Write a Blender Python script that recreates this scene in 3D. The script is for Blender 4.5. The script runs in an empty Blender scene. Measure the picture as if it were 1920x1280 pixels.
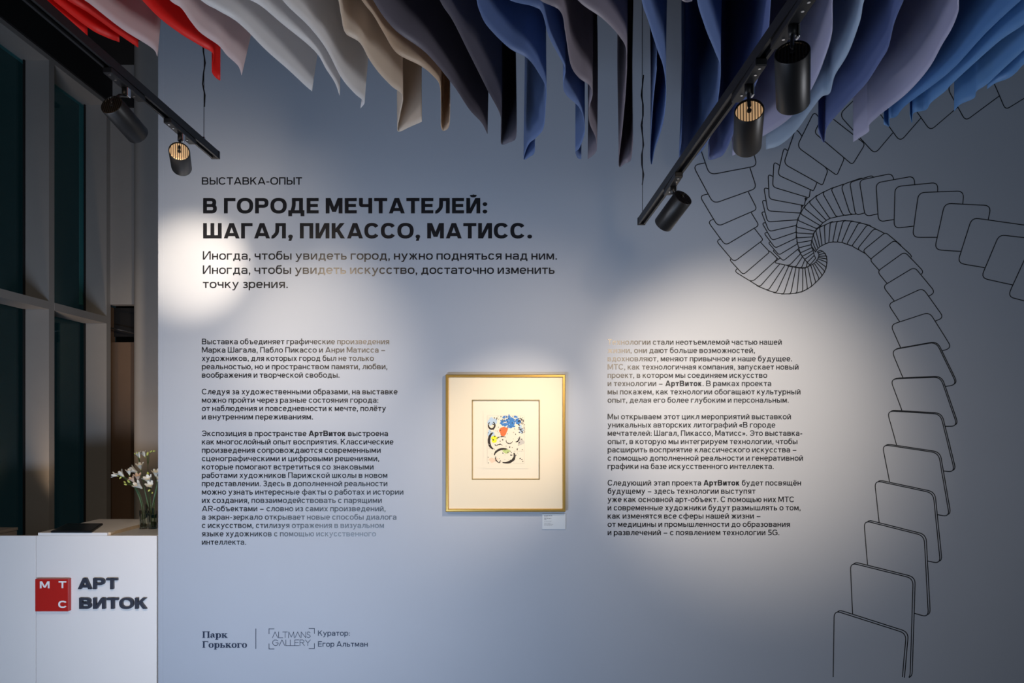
import bpy, bmesh, math, random
import numpy as np
from mathutils import Vector, Matrix
random.seed(7)
sc = bpy.context.scene

# ------------------------------------------------------------------ camera, world, lights, exposure
F = 1280.0                      # focal length in pixels of the 1920x1280 frame (24 mm)
CX, CY = 975.0, 797.0           # vanishing point of the room's depth direction
EYE = 1.63
D = 4.2667                      # distance to the exhibition wall (300 px per metre there)
cd = bpy.data.cameras.new('camera'); cam = bpy.data.objects.new('camera', cd)
sc.collection.objects.link(cam); sc.camera = cam
cd.sensor_width = 36; cd.lens = 24
cd.shift_x = -(CX-960)/1920; cd.shift_y = (CY-640)/1920
cam.location = (0, 0, EYE); cam.rotation_euler = (math.pi/2, 0, 0)
cd.clip_start = 0.05

sc.view_settings.view_transform = 'Standard'; sc.view_settings.look = 'None'
sc.view_settings.gamma = 1; sc.view_settings.use_curve_mapping = False
sc.view_settings.exposure = 0.0

w = bpy.data.worlds.new('world'); sc.world = w; w.use_nodes = True
bg = w.node_tree.nodes['Background']
bg.inputs[0].default_value = (0.010, 0.020, 0.024, 1); bg.inputs[1].default_value = 0.3

def area(name, loc, target, sx, sy, power, col, spread=180):
    l = bpy.data.lights.new(name, 'AREA'); l.shape = 'RECTANGLE'; l.size = sx; l.size_y = sy
    l.energy = power; l.color = col; l.spread = math.radians(spread)
    o = bpy.data.objects.new(name, l); sc.collection.objects.link(o)
    o.location = loc
    o.rotation_euler = (Vector(target)-Vector(loc)).to_track_quat('-Z', 'Y').to_euler()
    return o
# added fill lights out of view: bluish near the floor, paler behind the camera
area('low_fill', (-1.7, 1.2, 0.16), (-1.6, 4.2, 0.75), 1.6, 0.22, 59, (0.71, 0.90, 1.20))
area('rear_fill', (2.6, -2.2, 2.2), (1.2, 4.2, 2.6), 3.0, 2.0, 25, (0.90, 0.97, 1.06))
# added side fills out of view, brightening the hanging sheets from below
area('side_fill', (4.3, 2.2, 0.7), (-0.9, 2.5, 3.3), 1.0, 1.0, 13, (0.95, 0.98, 1.05), 70)
area('side_fill', (-3.3, 1.9, 0.5), (1.2, 2.7, 3.3), 0.8, 0.8, 9, (0.92, 0.96, 1.10), 70)
# spot lights; the first is an added warm uplight on the column

def spot(name, loc, target, power, deg, blend, col=(1.0, 0.79, 0.575), radius=0.03):
    l = bpy.data.lights.new(name, 'SPOT'); l.energy = power; l.spot_size = math.radians(deg)
    l.spot_blend = blend; l.color = col; l.shadow_soft_size = radius
    o = bpy.data.objects.new(name, l); sc.collection.objects.link(o)
    o.location = loc
    o.rotation_euler = (Vector(target)-Vector(loc)).to_track_quat('-Z', 'Y').to_euler()
    return o

spot('column_fill', (-3.72, 5.20, 0.66), (-3.40, 6.16, 2.5), 36, 70, 1.0, (1.0, 0.70, 0.45), 0.05)  # added source, hidden behind the counter and shining up

# ------------------------------------------------------------------ helpers
def wallpt(px, py, off=0.0):
    """a point of the exhibition wall from its pixel in the 1920x1280 frame"""
    return Vector(((px-CX)/300.0, D-off, EYE+(CY-py)/300.0))
def at(px, py, Y):
    return Vector(((px-CX)*Y/F, Y, EYE+(CY-py)*Y/F))

def mat(name, col, rough=0.6, metal=0.0, emit=None, estr=0.0, spec=0.5, noise=0.0, nscale=20, bump=0.0):
    m = bpy.data.materials.new(name); m.use_nodes = True
    nt = m.node_tree; p = nt.nodes['Principled BSDF']
    p.inputs['Base Color'].default_value = (*col, 1); p.inputs['Roughness'].default_value = rough
    p.inputs['Metallic'].default_value = metal; p.inputs['Specular IOR Level'].default_value = spec
    if emit:
        p.inputs['Emission Color'].default_value = (*emit, 1); p.inputs['Emission Strength'].default_value = estr
    if noise or bump:
        tc = nt.nodes.new('ShaderNodeTexCoord'); n = nt.nodes.new('ShaderNodeTexNoise')
        n.inputs['Scale'].default_value = nscale; n.inputs['Detail'].default_value = 4
        nt.links.new(tc.outputs['Object'], n.inputs['Vector'])
        if noise:
            mx = nt.nodes.new('ShaderNodeMix'); mx.data_type = 'RGBA'
            mx.inputs['A'].default_value = (*[c*(1-noise) for c in col], 1)
            mx.inputs['B'].default_value = (*[min(1, c*(1+noise)) for c in col], 1)
            nt.links.new(n.outputs['Fac'], mx.inputs['Factor']); nt.links.new(mx.outputs['Result'], p.inputs['Base Color'])
        if bump:
            b = nt.nodes.new('ShaderNodeBump'); b.inputs['Strength'].default_value = bump; b.inputs['Distance'].default_value = 0.002
            nt.links.new(n.outputs['Fac'], b.inputs['Height']); nt.links.new(b.outputs['Normal'], p.inputs['Normal'])
    return m

def link(name, me, m, parent=None):
    o = bpy.data.objects.new(name, me); sc.collection.objects.link(o)
    for x in (m if isinstance(m, (list, tuple)) else [m]):
        if x: me.materials.append(x)
    if parent: o.parent = parent
    return o
def from_bm(name, bm, m, parent=None, smooth=False):
    me = bpy.data.meshes.new(name); bmesh.ops.recalc_face_normals(bm, faces=bm.faces[:])
    bm.to_mesh(me); bm.free()
    if smooth:
        for p in me.polygons: p.use_smooth = True
        if smooth == 'auto': me.set_sharp_from_angle(angle=math.radians(35))
    return link(name, me, m, parent)
def box_bm(bm, x0, x1, y0, y1, z0, z1, bevel=0.0):
    r = bmesh.ops.create_cube(bm, size=1)
    vs = r['verts']
    for v in vs:
        v.co = Vector((x0+(v.co.x+.5)*(x1-x0), y0+(v.co.y+.5)*(y1-y0), z0+(v.co.z+.5)*(z1-z0)))
    if bevel:
        es = list({e for v in vs for e in v.link_edges})
        bmesh.ops.bevel(bm, geom=es, offset=bevel, segments=2, affect='EDGES', profile=.5)
def box(name, x0, x1, y0, y1, z0, z1, m, parent=None, bevel=0.0):
    bm = bmesh.new(); box_bm(bm, x0, x1, y0, y1, z0, z1, bevel)
    return from_bm(name, bm, m, parent)
def empty(name, loc=(0, 0, 0)):
    o = bpy.data.objects.new(name, None); sc.collection.objects.link(o); o.location = loc
    o.empty_display_size = .1
    return o
def tag(o, label, cat, group=None):
    o['label'] = label; o['category'] = cat
    if group: o['group'] = group
    return o
def struct(o):
    o['kind'] = 'structure'; return o
def adopt(child, parent):
    """parent keeping the world place (parent without rotation)"""
    child.parent = parent; child.location = Vector(child.location)-Vector(parent.location)

def tube_bm(bm, pts, r, seg=8, r2=None):
    """tube along pts, radius r (to r2)"""
    pts = [Vector(p) for p in pts]; rings = []
    n = len(pts)
    for i, p in enumerate(pts):
        t = (pts[min(i+1, n-1)]-pts[max(i-1, 0)]).normalized()
        u = t.cross(Vector((0.31, 0.17, 0.93)))
        if u.length < 1e-3: u = t.cross(Vector((1, 0, 0)))
        u.normalize(); v = t.cross(u)
        rr = r if r2 is None else r+(r2-r)*i/(n-1)
        rings.append([bm.verts.new(p+rr*(math.cos(2*math.pi*k/seg)*u+math.sin(2*math.pi*k/seg)*v)) for k in range(seg)])
    for a, b in zip(rings, rings[1:]):
        for k in range(seg):
            bm.faces.new((a[k], a[(k+1) % seg], b[(k+1) % seg], b[k]))
    bm.faces.new(rings[0]); bm.faces.new(rings[-1])
def lathe_bm(bm, prof, M=Matrix.Identity(4), seg=32, closed=False):
    """prof: (radius, z) list turned about z, placed by M"""
    rings = []
    for r, z in prof:
        if r < 1e-6: rings.append([bm.verts.new(M @ Vector((0, 0, z)))])
        else: rings.append([bm.verts.new(M @ Vector((r*math.cos(2*math.pi*k/seg), r*math.sin(2*math.pi*k/seg), z))) for k in range(seg)])
    for a, b in zip(rings, rings[1:]):
        for k in range(seg):
            k2 = (k+1) % seg
            if len(a) == 1 and len(b) == 1: continue
            if len(a) == 1: bm.faces.new((a[0], b[k2], b[k]))
            elif len(b) == 1: bm.faces.new((a[k], a[k2], b[0]))
            else: bm.faces.new((a[k], a[k2], b[k2], b[k]))

# ------------------------------------------------------------------ materials
M_wall = mat('wall_paint_blue_grey', (0.405, 0.448, 0.522), 0.62, noise=0.015, nscale=3, spec=0.3)
M_white = mat('white_laminate', (0.83, 0.80, 0.785), 0.42)
M_top = mat('white_counter_top', (0.56, 0.57, 0.60), 0.35)
M_tan = mat('plywood_edge', (0.62, 0.48, 0.33), 0.6, noise=0.15, nscale=60)
M_frame_grey = mat('grey_window_profile', (0.36, 0.345, 0.33), 0.55, noise=0.04, nscale=8)
M_black = mat('black_ceiling', (0.008, 0.008, 0.009), 0.8)
M_track = mat('black_track_metal', (0.007, 0.007, 0.008), 0.45, spec=0.3)
M_lamp = mat('black_lamp_metal', (0.006, 0.006, 0.0065), 0.42, spec=0.3)
M_steel = mat('bright_steel', (0.7, 0.7, 0.72), 0.25, metal=1)
M_wire = mat('dark_wire', (0.03, 0.03, 0.035), 0.5)
M_grille_lit = mat('warm_lit_vent', (0.55, 0.38, 0.22), 0.5, emit=(1.0, 0.62, 0.32), estr=0.42)
M_grille = mat('brown_vent', (0.10, 0.065, 0.04), 0.5)
M_lens = mat('lamp_lens', (0.9, 0.8, 0.6), 0.4, emit=(1.0, 0.79, 0.575), estr=14)
M_floor = mat('dark_floor', (0.09, 0.09, 0.095), 0.5, noise=0.1, nscale=4)
M_door = mat('brown_door', (0.19, 0.125, 0.085), 0.45, noise=0.08, nscale=6)
M_vinyl = mat('glossy_black_vinyl', (0.012, 0.013, 0.017), 0.28, spec=0.5)
M_vinyl_navy = mat('navy_vinyl', (0.018, 0.03, 0.065), 0.4, spec=0.25)
M_line = mat('black_line_vinyl', (0.010, 0.012, 0.016), 0.5)

def glass_mat(name, tint, trans=0.9, rough=0.02):
    m = bpy.data.materials.new(name); m.use_nodes = True
    nt = m.node_tree; nt.nodes.remove(nt.nodes['Principled BSDF'])
    out = nt.nodes['Material Output']
    tr = nt.nodes.new('ShaderNodeBsdfTransparent'); tr.inputs[0].default_value = (*tint, 1)
    gl = nt.nodes.new('ShaderNodeBsdfGlossy'); gl.inputs['Roughness'].default_value = rough
    lw = nt.nodes.new('ShaderNodeLayerWeight'); lw.inputs[0].default_value = 0.5
    pw = nt.nodes.new('ShaderNodeMath'); pw.operation = 'POWER'; pw.inputs[1].default_value = 4.0
    fr = nt.nodes.new('ShaderNodeMath'); fr.operation = 'MULTIPLY_ADD'; fr.inputs[1].default_value = 0.5; fr.inputs[2].default_value = 0.03
    nt.links.new(lw.outputs['Facing'], pw.inputs[0]); nt.links.new(pw.outputs[0], fr.inputs[0])
    mx = nt.nodes.new('ShaderNodeMixShader')
    nt.links.new(fr.outputs[0], mx.inputs[0]); nt.links.new(tr.outputs[0], mx.inputs[1]); nt.links.new(gl.outputs[0], mx.inputs[2])
    nt.links.new(mx.outputs[0], out.inputs[0])
    return m
M_pane = glass_mat('dark_window_glass', (0.62, 0.9, 0.92))

def fabric_mat(name, col, tr=0.35):
    m = bpy.data.materials.new(name); m.use_nodes = True
    nt = m.node_tree; nt.nodes.remove(nt.nodes['Principled BSDF'])
    out = nt.nodes['Material Output']
    df = nt.nodes.new('ShaderNodeBsdfDiffuse'); df.inputs['Color'].default_value = (*col, 1)
    tl = nt.nodes.new('ShaderNodeBsdfTranslucent'); tl.inputs['Color'].default_value = (*col, 1)
    gl = nt.nodes.new('ShaderNodeBsdfGlossy'); gl.inputs['Roughness'].default_value = 0.45; gl.inputs['Color'].default_value = (*[0.5+0.5*c for c in col], 1)
    m1 = nt.nodes.new('ShaderNodeMixShader'); m1.inputs[0].default_value = tr
    m2 = nt.nodes.new('ShaderNodeMixShader'); m2.inputs[0].default_value = 0.05
    nt.links.new(df.outputs[0], m1.inputs[1]); nt.links.new(tl.outputs[0], m1.inputs[2])
    nt.links.new(m1.outputs[0], m2.inputs[1]); nt.links.new(gl.outputs[0], m2.inputs[2])
    nt.links.new(m2.outputs[0], out.inputs[0])
    return m

# ------------------------------------------------------------------ the setting
CEIL = 5.06
WL = (297-CX)/300               # the wall's free edge beside the counter
struct(box('floor', -4.4, 4.6, -3.0, 7.2, -0.1, 0.0, M_floor))
struct(box('ceiling', -4.4, 4.6, -3.0, 7.2, CEIL, CEIL+0.1, M_black))
struct(box('wall_back', WL, 4.6, D, D+0.16, 0, CEIL, M_wall))
struct(box('trim_1', WL-0.001, WL+0.030, D-0.0012, D+0.161, 0, CEIL-0.001, M_wall))
# rear wall with its door opening, behind the counter
bm = bmesh.new()
box_bm(bm, -4.2, -2.0, 6.50, 6.58, 2.78, CEIL)
box_bm(bm, -2.6, -2.0, 6.50, 6.58, 0, 2.78)
struct(from_bm('wall_rear', bm, M_frame_grey))
d = struct(empty('door_1', (-3.3, 6.9, 0)))
for nm, b_, m_ in (('door_leaf', (-3.99, -3.72, 6.66, 6.70, 0.0, 2.44), M_door),
                   ('door_leaf', (-3.62, -2.7, 6.66, 6.70, 0.0, 2.44), M_door),
                   ('door_frame', (-4.10, -3.985, 6.585, 6.72, 0.0, 2.78), M_door),
                   ('door_frame', (-3.72, -3.62, 6.66, 6.72, 0.0, 2.5), M_track),
                   ('transom_panel', (-4.10, -2.6, 6.70, 6.72, 2.5, 2.78), M_black)):
    adopt(box(nm, *b_, m_), d)
bm = bmesh.new(); tube_bm(bm, [(-3.98, 6.56, 2.575), (-3.45, 6.56, 2.46)], 0.006)
adopt(from_bm('door_rail', bm, M_steel), d)
# the passage beyond the door
struct(box('wall_passage', -4.2, -2.0, 7.10, 7.18, 0, 2.9, M_door))
# rounded column behind the wall's free edge
bm = bmesh.new(); box_bm(bm, -3.49, -2.62, 6.10, 6.46, 0, CEIL)
es = [e for e in bm.edges if abs(e.verts[0].co.z-e.verts[1].co.z) > 1]
bmesh.ops.bevel(bm, geom=es, offset=0.10, segments=18, affect='EDGES', profile=.5)
struct(from_bm('column', bm, M_frame_grey, smooth='auto'))
bm = bmesh.new(); box_bm(bm, -3.90, -2.0, 6.47, 6.499, 4.65, 4.73); tb = from_bm('trim_2', bm, M_black); struct(tb)

# window wall beside the counter
XR, XG = -3.9, -4.107
win = struct(empty('window_1', (XG, 4.6, 0)))
def wpart(nm, *a, m=M_frame_grey, bevel=0.0):
    o = box(nm, *a, m, None, bevel); adopt(o, win); return o
for y in (2.65, 3.40, 4.15, 4.90, 5.653, 6.44):
    wpart('mullion', XG, XR, y, y+0.065, 0.0, 4.65)
ys = [2.65, 3.40, 4.15, 4.90, 5.653, 6.44]
for a_, b_ in zip(ys, ys[1:]):
    wpart('transom', XG, XR+0.002, a_+0.065, b_, 2.59, 2.655)
    wpart('transom', XG, XR+0.002, a_+0.065, b_, 0.0, 0.10)
    wpart('pane', XG-0.02, XG-0.012, a_+0.03, b_+0.03, 0.0, 4.65, m=M_pane)
    wpart('gasket', XG-0.001, XG+0.012, b_-0.014, b_-0.0005, 0.1, 4.65, m=M_black)
wpart('window_head', XG-0.05, XR, 2.65, 6.505, 4.65, 4.69)
struct(box('trim_3', XG-0.05, XR+0.02, 2.65, 6.5, 4.69, CEIL, M_black))

# ------------------------------------------------------------------ stroke lettering
class Pen:
    def __init__(s, a, b, xh=0.73): s.a, s.b, s.xh = a, b, xh; s.p = []
    def poly(s, pts): s.p.append([(float(x), float(y)) for x, y in pts])
    def V(s, x, y0, y1): a = s.a; s.poly([(x-a, y0), (x+a, y0), (x+a, y1), (x-a, y1)])
    def H(s, y, x0, x1): b = s.b; s.poly([(x0, y-b), (x1, y-b), (x1, y+b), (x0, y+b)])
    def hw(s, dx, dy): return s.a*0.96*math.hypot(dx, dy)/abs(dy)
    def Dg(s, x0, y0, x1, y1, k=1.0):
        h = s.hw(x1-x0, y1-y0)*k; s.poly([(x0-h, y0), (x0+h, y0), (x1+h, y1), (x1-h, y1)])
    def ring(s, cx, cy, rx, ry, t0=0, t1=360, n=2.35, seg=None):
        k = seg or max(4, int(abs(t1-t0)/14)); a2, b2 = 2*s.a, 2*s.b
        def sp(t, rx, ry):
            c, q = math.cos(t), math.sin(t)
            return (cx+rx*math.copysign(abs(c)**(2/n), c), cy+ry*math.copysign(abs(q)**(2/n), q))
        ts = [math.radians(t0+(t1-t0)*i/k) for i in range(k+1)]
        for u, v in zip(ts, ts[1:]):
            s.poly([sp(u, rx, ry), sp(v, rx, ry), sp(v, rx-a2, ry-b2), sp(u, rx-a2, ry-b2)])
    def bowl(s, xl, xr, y0, y1):          # closed bowl on the right of a stem
        r = min((y1-y0)/2*1.05, (xr-xl)*0.8); xm = xr-r
        s.H(y1-s.b, xl, xm+.004); s.H(y0+s.b, xl, xm+.004); s.ring(xm, (y0+y1)/2, r, (y1-y0)/2, -90, 90)
    def curve(s, pts, n=8):
        P = []
        q = [pts[0]]+list(pts)+[pts[-1]]
        for i in range(1, len(q)-2):
            for k in range(n):
                t = k/n
                P.append(tuple(.5*(2*q[i][c]+(-q[i-1][c]+q[i+1][c])*t+(2*q[i-1][c]-5*q[i][c]+4*q[i+1][c]-q[i+2][c])*t*t+(-q[i-1][c]+3*q[i][c]-3*q[i+1][c]+q[i+2][c])*t**3) for c in (0, 1)))
        P.append(pts[-1])
        L = []
        for i, p in enumerate(P):
            a0, b0 = P[max(0, i-1)], P[min(len(P)-1, i+1)]
            dx, dy = b0[0]-a0[0], b0[1]-a0[1]; l = math.hypot(dx, dy) or 1
            L.append((-dy/l*s.a, dx/l*s.b))
        for i in range(len(P)-1):
            p, q2, m, n2 = P[i], P[i+1], L[i], L[i+1]
            s.poly([(p[0]+m[0], p[1]+m[1]), (q2[0]+n2[0], q2[1]+n2[1]), (q2[0]-n2[0], q2[1]-n2[1]), (p[0]-m[0], p[1]-m[1])])
    def dot(s, x, y, r, ry=None):
        ry = ry or r
        s.poly([(x+r*math.cos(i*math.pi/6), y+ry*math.sin(i*math.pi/6)) for i in range(12)])
    def mirror(s, i0, w):
        for i in range(i0, len(s.p)): s.p[i] = [(w-x, y) for x, y in reversed(s.p[i])]

def glyph(ch, a, b, xh):
    """(width, polygons) of one character, cap height 1"""
    P = Pen(a, b, xh); low = ch.islower(); h = xh if low else 1.0; k = 0.80 if low else 1.0
    U = ch.upper()
    if ch == 'а':
        w = .66; r = .24
        P.ring(w/2, h-r-.03, w/2, r+.03, 0, 165); P.V(w-a, 0, h-r-.02)
        y1 = h*.60; rr = y1/2
        P.H(y1-b, rr, w-a); P.H(b, rr, w-2.2*a); P.ring(rr, y1/2, rr, y1/2, 90, 270); P.Dg(w-2.4*a, b*1.2, w-a, h*.32, .6)
    elif ch == 'б':
        w = .70; P.ring(w/2, h/2, w/2, h/2+.01); P.curve([(a+.0, h*.45), (a*1.05, h*.78), (.2, .97-b), (.42, 1.0-b), (w*.9, 1.04-b)], 6)
    elif ch in 'её':
        w = .70; P.ring(w/2, h/2, w/2, h/2+.01, 0, 322); P.H(h*.5, a, w-a*.6)
        if ch == 'ё': P.dot(w*.3, h+.17, a*1.05); P.dot(w*.7, h+.17, a*1.05)
    elif ch == 'р':
        w = .72; P.V(a, -.27, h); P.ring(w/2+.01, h/2, w/2-.01, h/2+.01)
    elif ch in 'уУ':
        w = .72 if low else .86; y0 = -.27 if low else 0.0
        P.Dg(w-P.hw(.3, 1), h, w/2-.02-(.12 if low else .14), y0+b); P.Dg(P.hw(.3, .8), h, w/2, h*.12 if low else h*.34); P.H(y0+b, .02, w/2-.10)
    elif ch == 'ф':
        w = 1.02; P.V(w/2, -.27, 1.04); P.ring(w/2, h/2, w/2, h/2+.01)
    elif U == 'А' or ch == 'A':
        w = .98; x = P.hw(.45, 1); P.Dg(x, 0, w/2-.02, 1); P.Dg(w-x, 0, w/2+.02, 1); P.H(.25, .2, w-.2)
    elif U == 'Б':
        w = .8; P.V(a, 0, h); P.H(h-b, 0, w-.05); P.bowl(a, w, 0, h*.6)
    elif U == 'В':
        w = .82*k+.02; P.V(a, 0, h); P.bowl(a, w*.95, h*.51-b, h); P.bowl(a, w, 0, h*.51+b)
    elif U == 'Г':
        w = .70*k; P.V(a, 0, h); P.H(h-b, 0, w)
    elif U == 'Д':
        w = .98*k; P.V(w-.09-a, b, h); P.H(h-b, .22*k, w-.09); P.curve([(.22*k+a, h), (.22*k+a*.95, h*.5), (.13*k+a, b*1.5)], 4); P.H(b, 0, w); P.V(a, -.19*k, b); P.V(w-a, -.19*k, b)
    elif ch in 'ЕE':
        w = .73; P.V(a, 0, 1); P.H(1-b, 0, w); P.H(b, 0, w); P.H(.51, 0, w-.05)
    elif U == 'Ж':
        w = 1.16*k; c = w/2; P.V(c, 0, h)
        for s_ in (-1, 1):
            P.Dg(c+s_*(w/2-P.hw(.4, .5)), h, c+s_*a, h*.46); P.Dg(c+s_*(w/2-P.hw(.4, .6)), 0, c+s_*.14*k, h*.58)
    elif U == 'З':
        w = .70*k; rr = h*.27
        P.ring(w/2, h-rr, w/2*.94, rr, -88, 155); P.ring(w/2, rr+.005, w/2, rr+.015, -158, 88); P.H(h*.52, w*.35, w*.58)
    elif U in 'ИЙ':
        w = .84*k+.01; P.V(a, 0, h); P.V(w-a, 0, h); P.Dg(a*1.6, 0, w-a*1.6, h, .95)
        if U == 'Й':
            t = h+.20; P.ring(w/2, t, .17+a*.3, .13+b*.3, 180, 360)
    elif U == 'К':
        w = .82*k; P.V(a, 0, h); P.Dg(w-P.hw(.5, .6)-.02, h, a*1.6, h*.40); P.Dg(w-P.hw(.4, .6), 0, .34*k, h*.60)
    elif U == 'Л':
        w = .88*k; P.V(w-a, 0, h); P.H(h-b, .24*k, w); P.curve([(.24*k+a, h), (.24*k+a*.9, h*.45), (.20*k+a*.4, h*.15+b), (.10*k, b), (0, b)], 5)
    elif U == 'М' or ch == 'M':
        w = 1.02*k; P.V(a, 0, h); P.V(w-a, 0, h); P.Dg(a*1.5, h, w/2, h*.10); P.Dg(w-a*1.5, h, w/2, h*.10)
    elif U == 'Н':
        w = .82*k; P.V(a, 0, h); P.V(w-a, 0, h); P.H(h*.51, a, w-a)
    elif U == 'О':
        w = 1.0 if not low else .74; P.ring(w/2, h/2, w/2, h/2+.012)
    elif U == 'П':
        w = .82*k; P.V(a, 0, h); P.V(w-a, 0, h); P.H(h-b, 0, w)
    elif U == 'Р':
        w = .82; P.V(a, 0, h); P.bowl(a, w, .36, 1)
    elif U in 'С':
        w = .93 if not low else .68; P.ring(w/2, h/2, w/2, h/2+.012, 34, 326)
    elif U == 'Т' or ch == 'T':
        w = .80*k; P.V(w/2, 0, h); P.H(h-b, 0, w)
    elif U == 'Х':
        w = .84*k; x = P.hw(.6, .9); P.Dg(x, 0, w-x, h); P.Dg(w-x, 0, x, h)
    elif U in 'ЦЩ':
        w = (.84 if U == 'Ц' else 1.14)*k+.08; e = w-.08; P.V(a, 0, h); P.V(e-a, 0, h); P.H(b, 0, w); P.V(w-a, -.18*k, b)
        if U == 'Щ': P.V(e/2, 0, h)
    elif U == 'Ч':
        w = .80*k; P.V(w-a, 0, h); y = h*.40; rr = .22*k
        P.V(a, y+rr, h); P.ring(rr, y+rr, rr, rr, 180, 270); P.H(y+b, rr, w-a)
    elif U == 'Ш':
        w = 1.14*k; P.V(a, 0, h); P.V(w/2, 0, h); P.V(w-a, 0, h); P.H(b, 0, w)
    elif U in 'ЪЬЫ':
        x = .20*k if U == 'Ъ' else 0; e = .76*k+x; P.V(x+a, 0, h); P.bowl(x+a, e, 0, h*.62)
        if U == 'Ъ': P.H(h-b, 0, x+a)
        w = e
        if U == 'Ы': w = e+.10+2*a; P.V(w-a, 0, h)
    elif U == 'Э':
        w = .93*(1 if not low else .73); P.ring(w/2, h/2, w/2, h/2+.012, -146, 146); P.H(h*.5, w*.35, w-a)
    elif U == 'Ю':
        w = 1.16*k; P.V(a, 0, h); P.H(h*.51, a, w*.4); c = w*.63; P.ring(c, h/2, w-c, h/2+.012)
    elif U == 'Я':
        w = .80*k; P.V(a, 0, h); P.bowl(a, w, h*.38, h); P.Dg(w-P.hw(.3, .5), 0, w*.45, h*.42); P.mirror(0, w)
    elif ch == 'R':
        w = .82; P.V(a, 0, h); P.bowl(a, w, h*.40, h); P.Dg(w-P.hw(.3, .5), 0, w*.5, h*.42)
    elif ch == 'G':
        w = .96; P.ring(w/2, .5, w/2, .512, 36, 340); P.H(.48, w*.55, w-.02); P.V(w-a-.02, .1, .5)
    elif ch == '5':
        w = .72; P.H(1-b, .1, w-.04); P.V(.1+a, .5, 1); P.bowl(.12, w, 0, .63); P.H(b, .02, .3)
    elif ch == '.': w = 2.5*a; P.dot(1.25*a, 1.15*b, 1.25*a, 1.25*b)
    elif ch == ':': w = 2.5*a; P.dot(1.25*a, 1.15*b, 1.25*a, 1.25*b); P.dot(1.25*a, .60 if a > .09 else .52, 1.25*a, 1.25*b)
    elif ch == ',': w = 2.5*a; P.dot(1.25*a, 1.15*b, 1.25*a, 1.25*b); P.Dg(.9*a, -.16, 1.45*a, .03, .75)
    elif ch == '-': w = .38; P.H(.36, 0, w)
    elif ch == '—': w = .78; P.H(.36, .06, w-.06)
    elif ch in '«»':
        w = .56
        for o in (0, .26):
            P.Dg(.22+o-.0, .60, .07+o, .36); P.Dg(.22+o, .12, .07+o, .36)
        if ch == '»': P.mirror(0, w)
    else: raise ValueError('no glyph '+ch)
    return w, P.p

ROUND = set('ОоСсЭэЗзбефёрюЮG')
def layout(text, a, b, xh, boldset=(), ab=None):
    """polygons of a line at cap height 1, from x=0; boldset holds the index range set in bold"""
    x, out, prev = 0.0, [], None
    for i, ch in enumerate(text):
        if ch == ' ': x += .36; prev = None; continue
        aa, bb = (ab if i in boldset else (a, b))
        w, ps = glyph(ch, aa, bb, xh)
        s = .070 if ch not in ROUND else .042
        if ch in 'ТтАаУуХхГгЛлД': s *= .72
        x += s if prev is not None else 0
        for p in ps: out.append([(q[0]+x, q[1]) for q in p])
        x += w+(.070 if ch not in ROUND else .042)*(.6 if ch in 'ТтУуГгХхА' else 1); prev = ch
    return out
KX = []
def line_polys(text, x0, x1, ybase, cap, a, b, xh=0.73, boldword=None, ab=None):
    """pixel polygons of one line of lettering fitted between x0 and x1"""
    bs = ()
    if boldword:
        i = text.index(boldword); bs = set(range(i, i+len(boldword)))
    # stems keep their width when the line is stretched: lay out twice
    kx = 1.0
    for _ in range(3):
        ps = layout(text, a/kx, b, xh, bs, ab and (ab[0]/kx, ab[1]))
        xs = [q[0] for p in ps for q in p]; lo, hi = min(xs), max(xs)
        kx = (x1-x0)/((hi-lo)*cap)
    KX.append((round(kx, 3), text[:14]))
    return [[(x0+(q[0]-lo)*cap*kx, ybase-q[1]*cap) for q in p] for p in ps]
def decal(name, polys, m, parent=None, off=0.0012):
    """flat vinyl cut-outs on the wall; pixel polygons"""
    vs, fs = [], []
    for k, p in enumerate(polys):
        i = len(vs)
        ar = sum(p[j][0]*p[(j+1) % len(p)][1]-p[(j+1) % len(p)][0]*p[j][1] for j in range(len(p)))
        q = p if ar < 0 else p[::-1]          # face the room
        vs += [wallpt(x, y, off+(k % 37)*9e-6) for x, y in q]
        fs.append(list(range(i, len(vs))))
    me = bpy.data.meshes.new(name); me.from_pydata(vs, [], fs); me.update()
    return link(name, me, m, parent)

# ------------------------------------------------------------------ texts on the wall
t = decal('wall_caption', line_polys('ВЫСТАВКА-ОПЫТ', 378.7, 566.5, 346.2, 13.8, .088, .076), M_vinyl)
tag(t, 'thin capital letters reading ВЫСТАВКА-ОПЫТ above the bold wall heading', 'wall lettering')
H1 = line_polys('В ГОРОДЕ МЕЧТАТЕЛЕЙ:', 381, 913.7, 400.0, 28.7, .124, .103)
H2 = line_polys('ШАГАЛ, ПИКАССО, МАТИСС.', 381, 997.6, 446.9, 28.7, .124, .103)
h = empty('wall_heading', wallpt(381, 447))
for nm, ps in (('heading_lettering', H1), ('heading_lettering', H2)):
    adopt(decal(nm, ps, M_vinyl), h)
tag(h, 'large bold black two-line title lettering in capitals on the wall', 'wall lettering')
h = empty('wall_subtitle', wallpt(380, 540))
for s, x1, y in (('Иногда, чтобы увидеть город, нужно подняться над ним.', 1044.4, 486.8),
                 ('Иногда, чтобы увидеть искусство, достаточно изменить', 1039.8, 513.4), ('точку зрения.', 540, 540)):
    adopt(decal('subtitle_lettering', line_polys(s, 380.5, x1, y, 16.0, .080, .070), M_vinyl), h)
tag(h, 'three-line medium lettering under the bold title, words Иногда чтобы увидеть', 'wall lettering')

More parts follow.
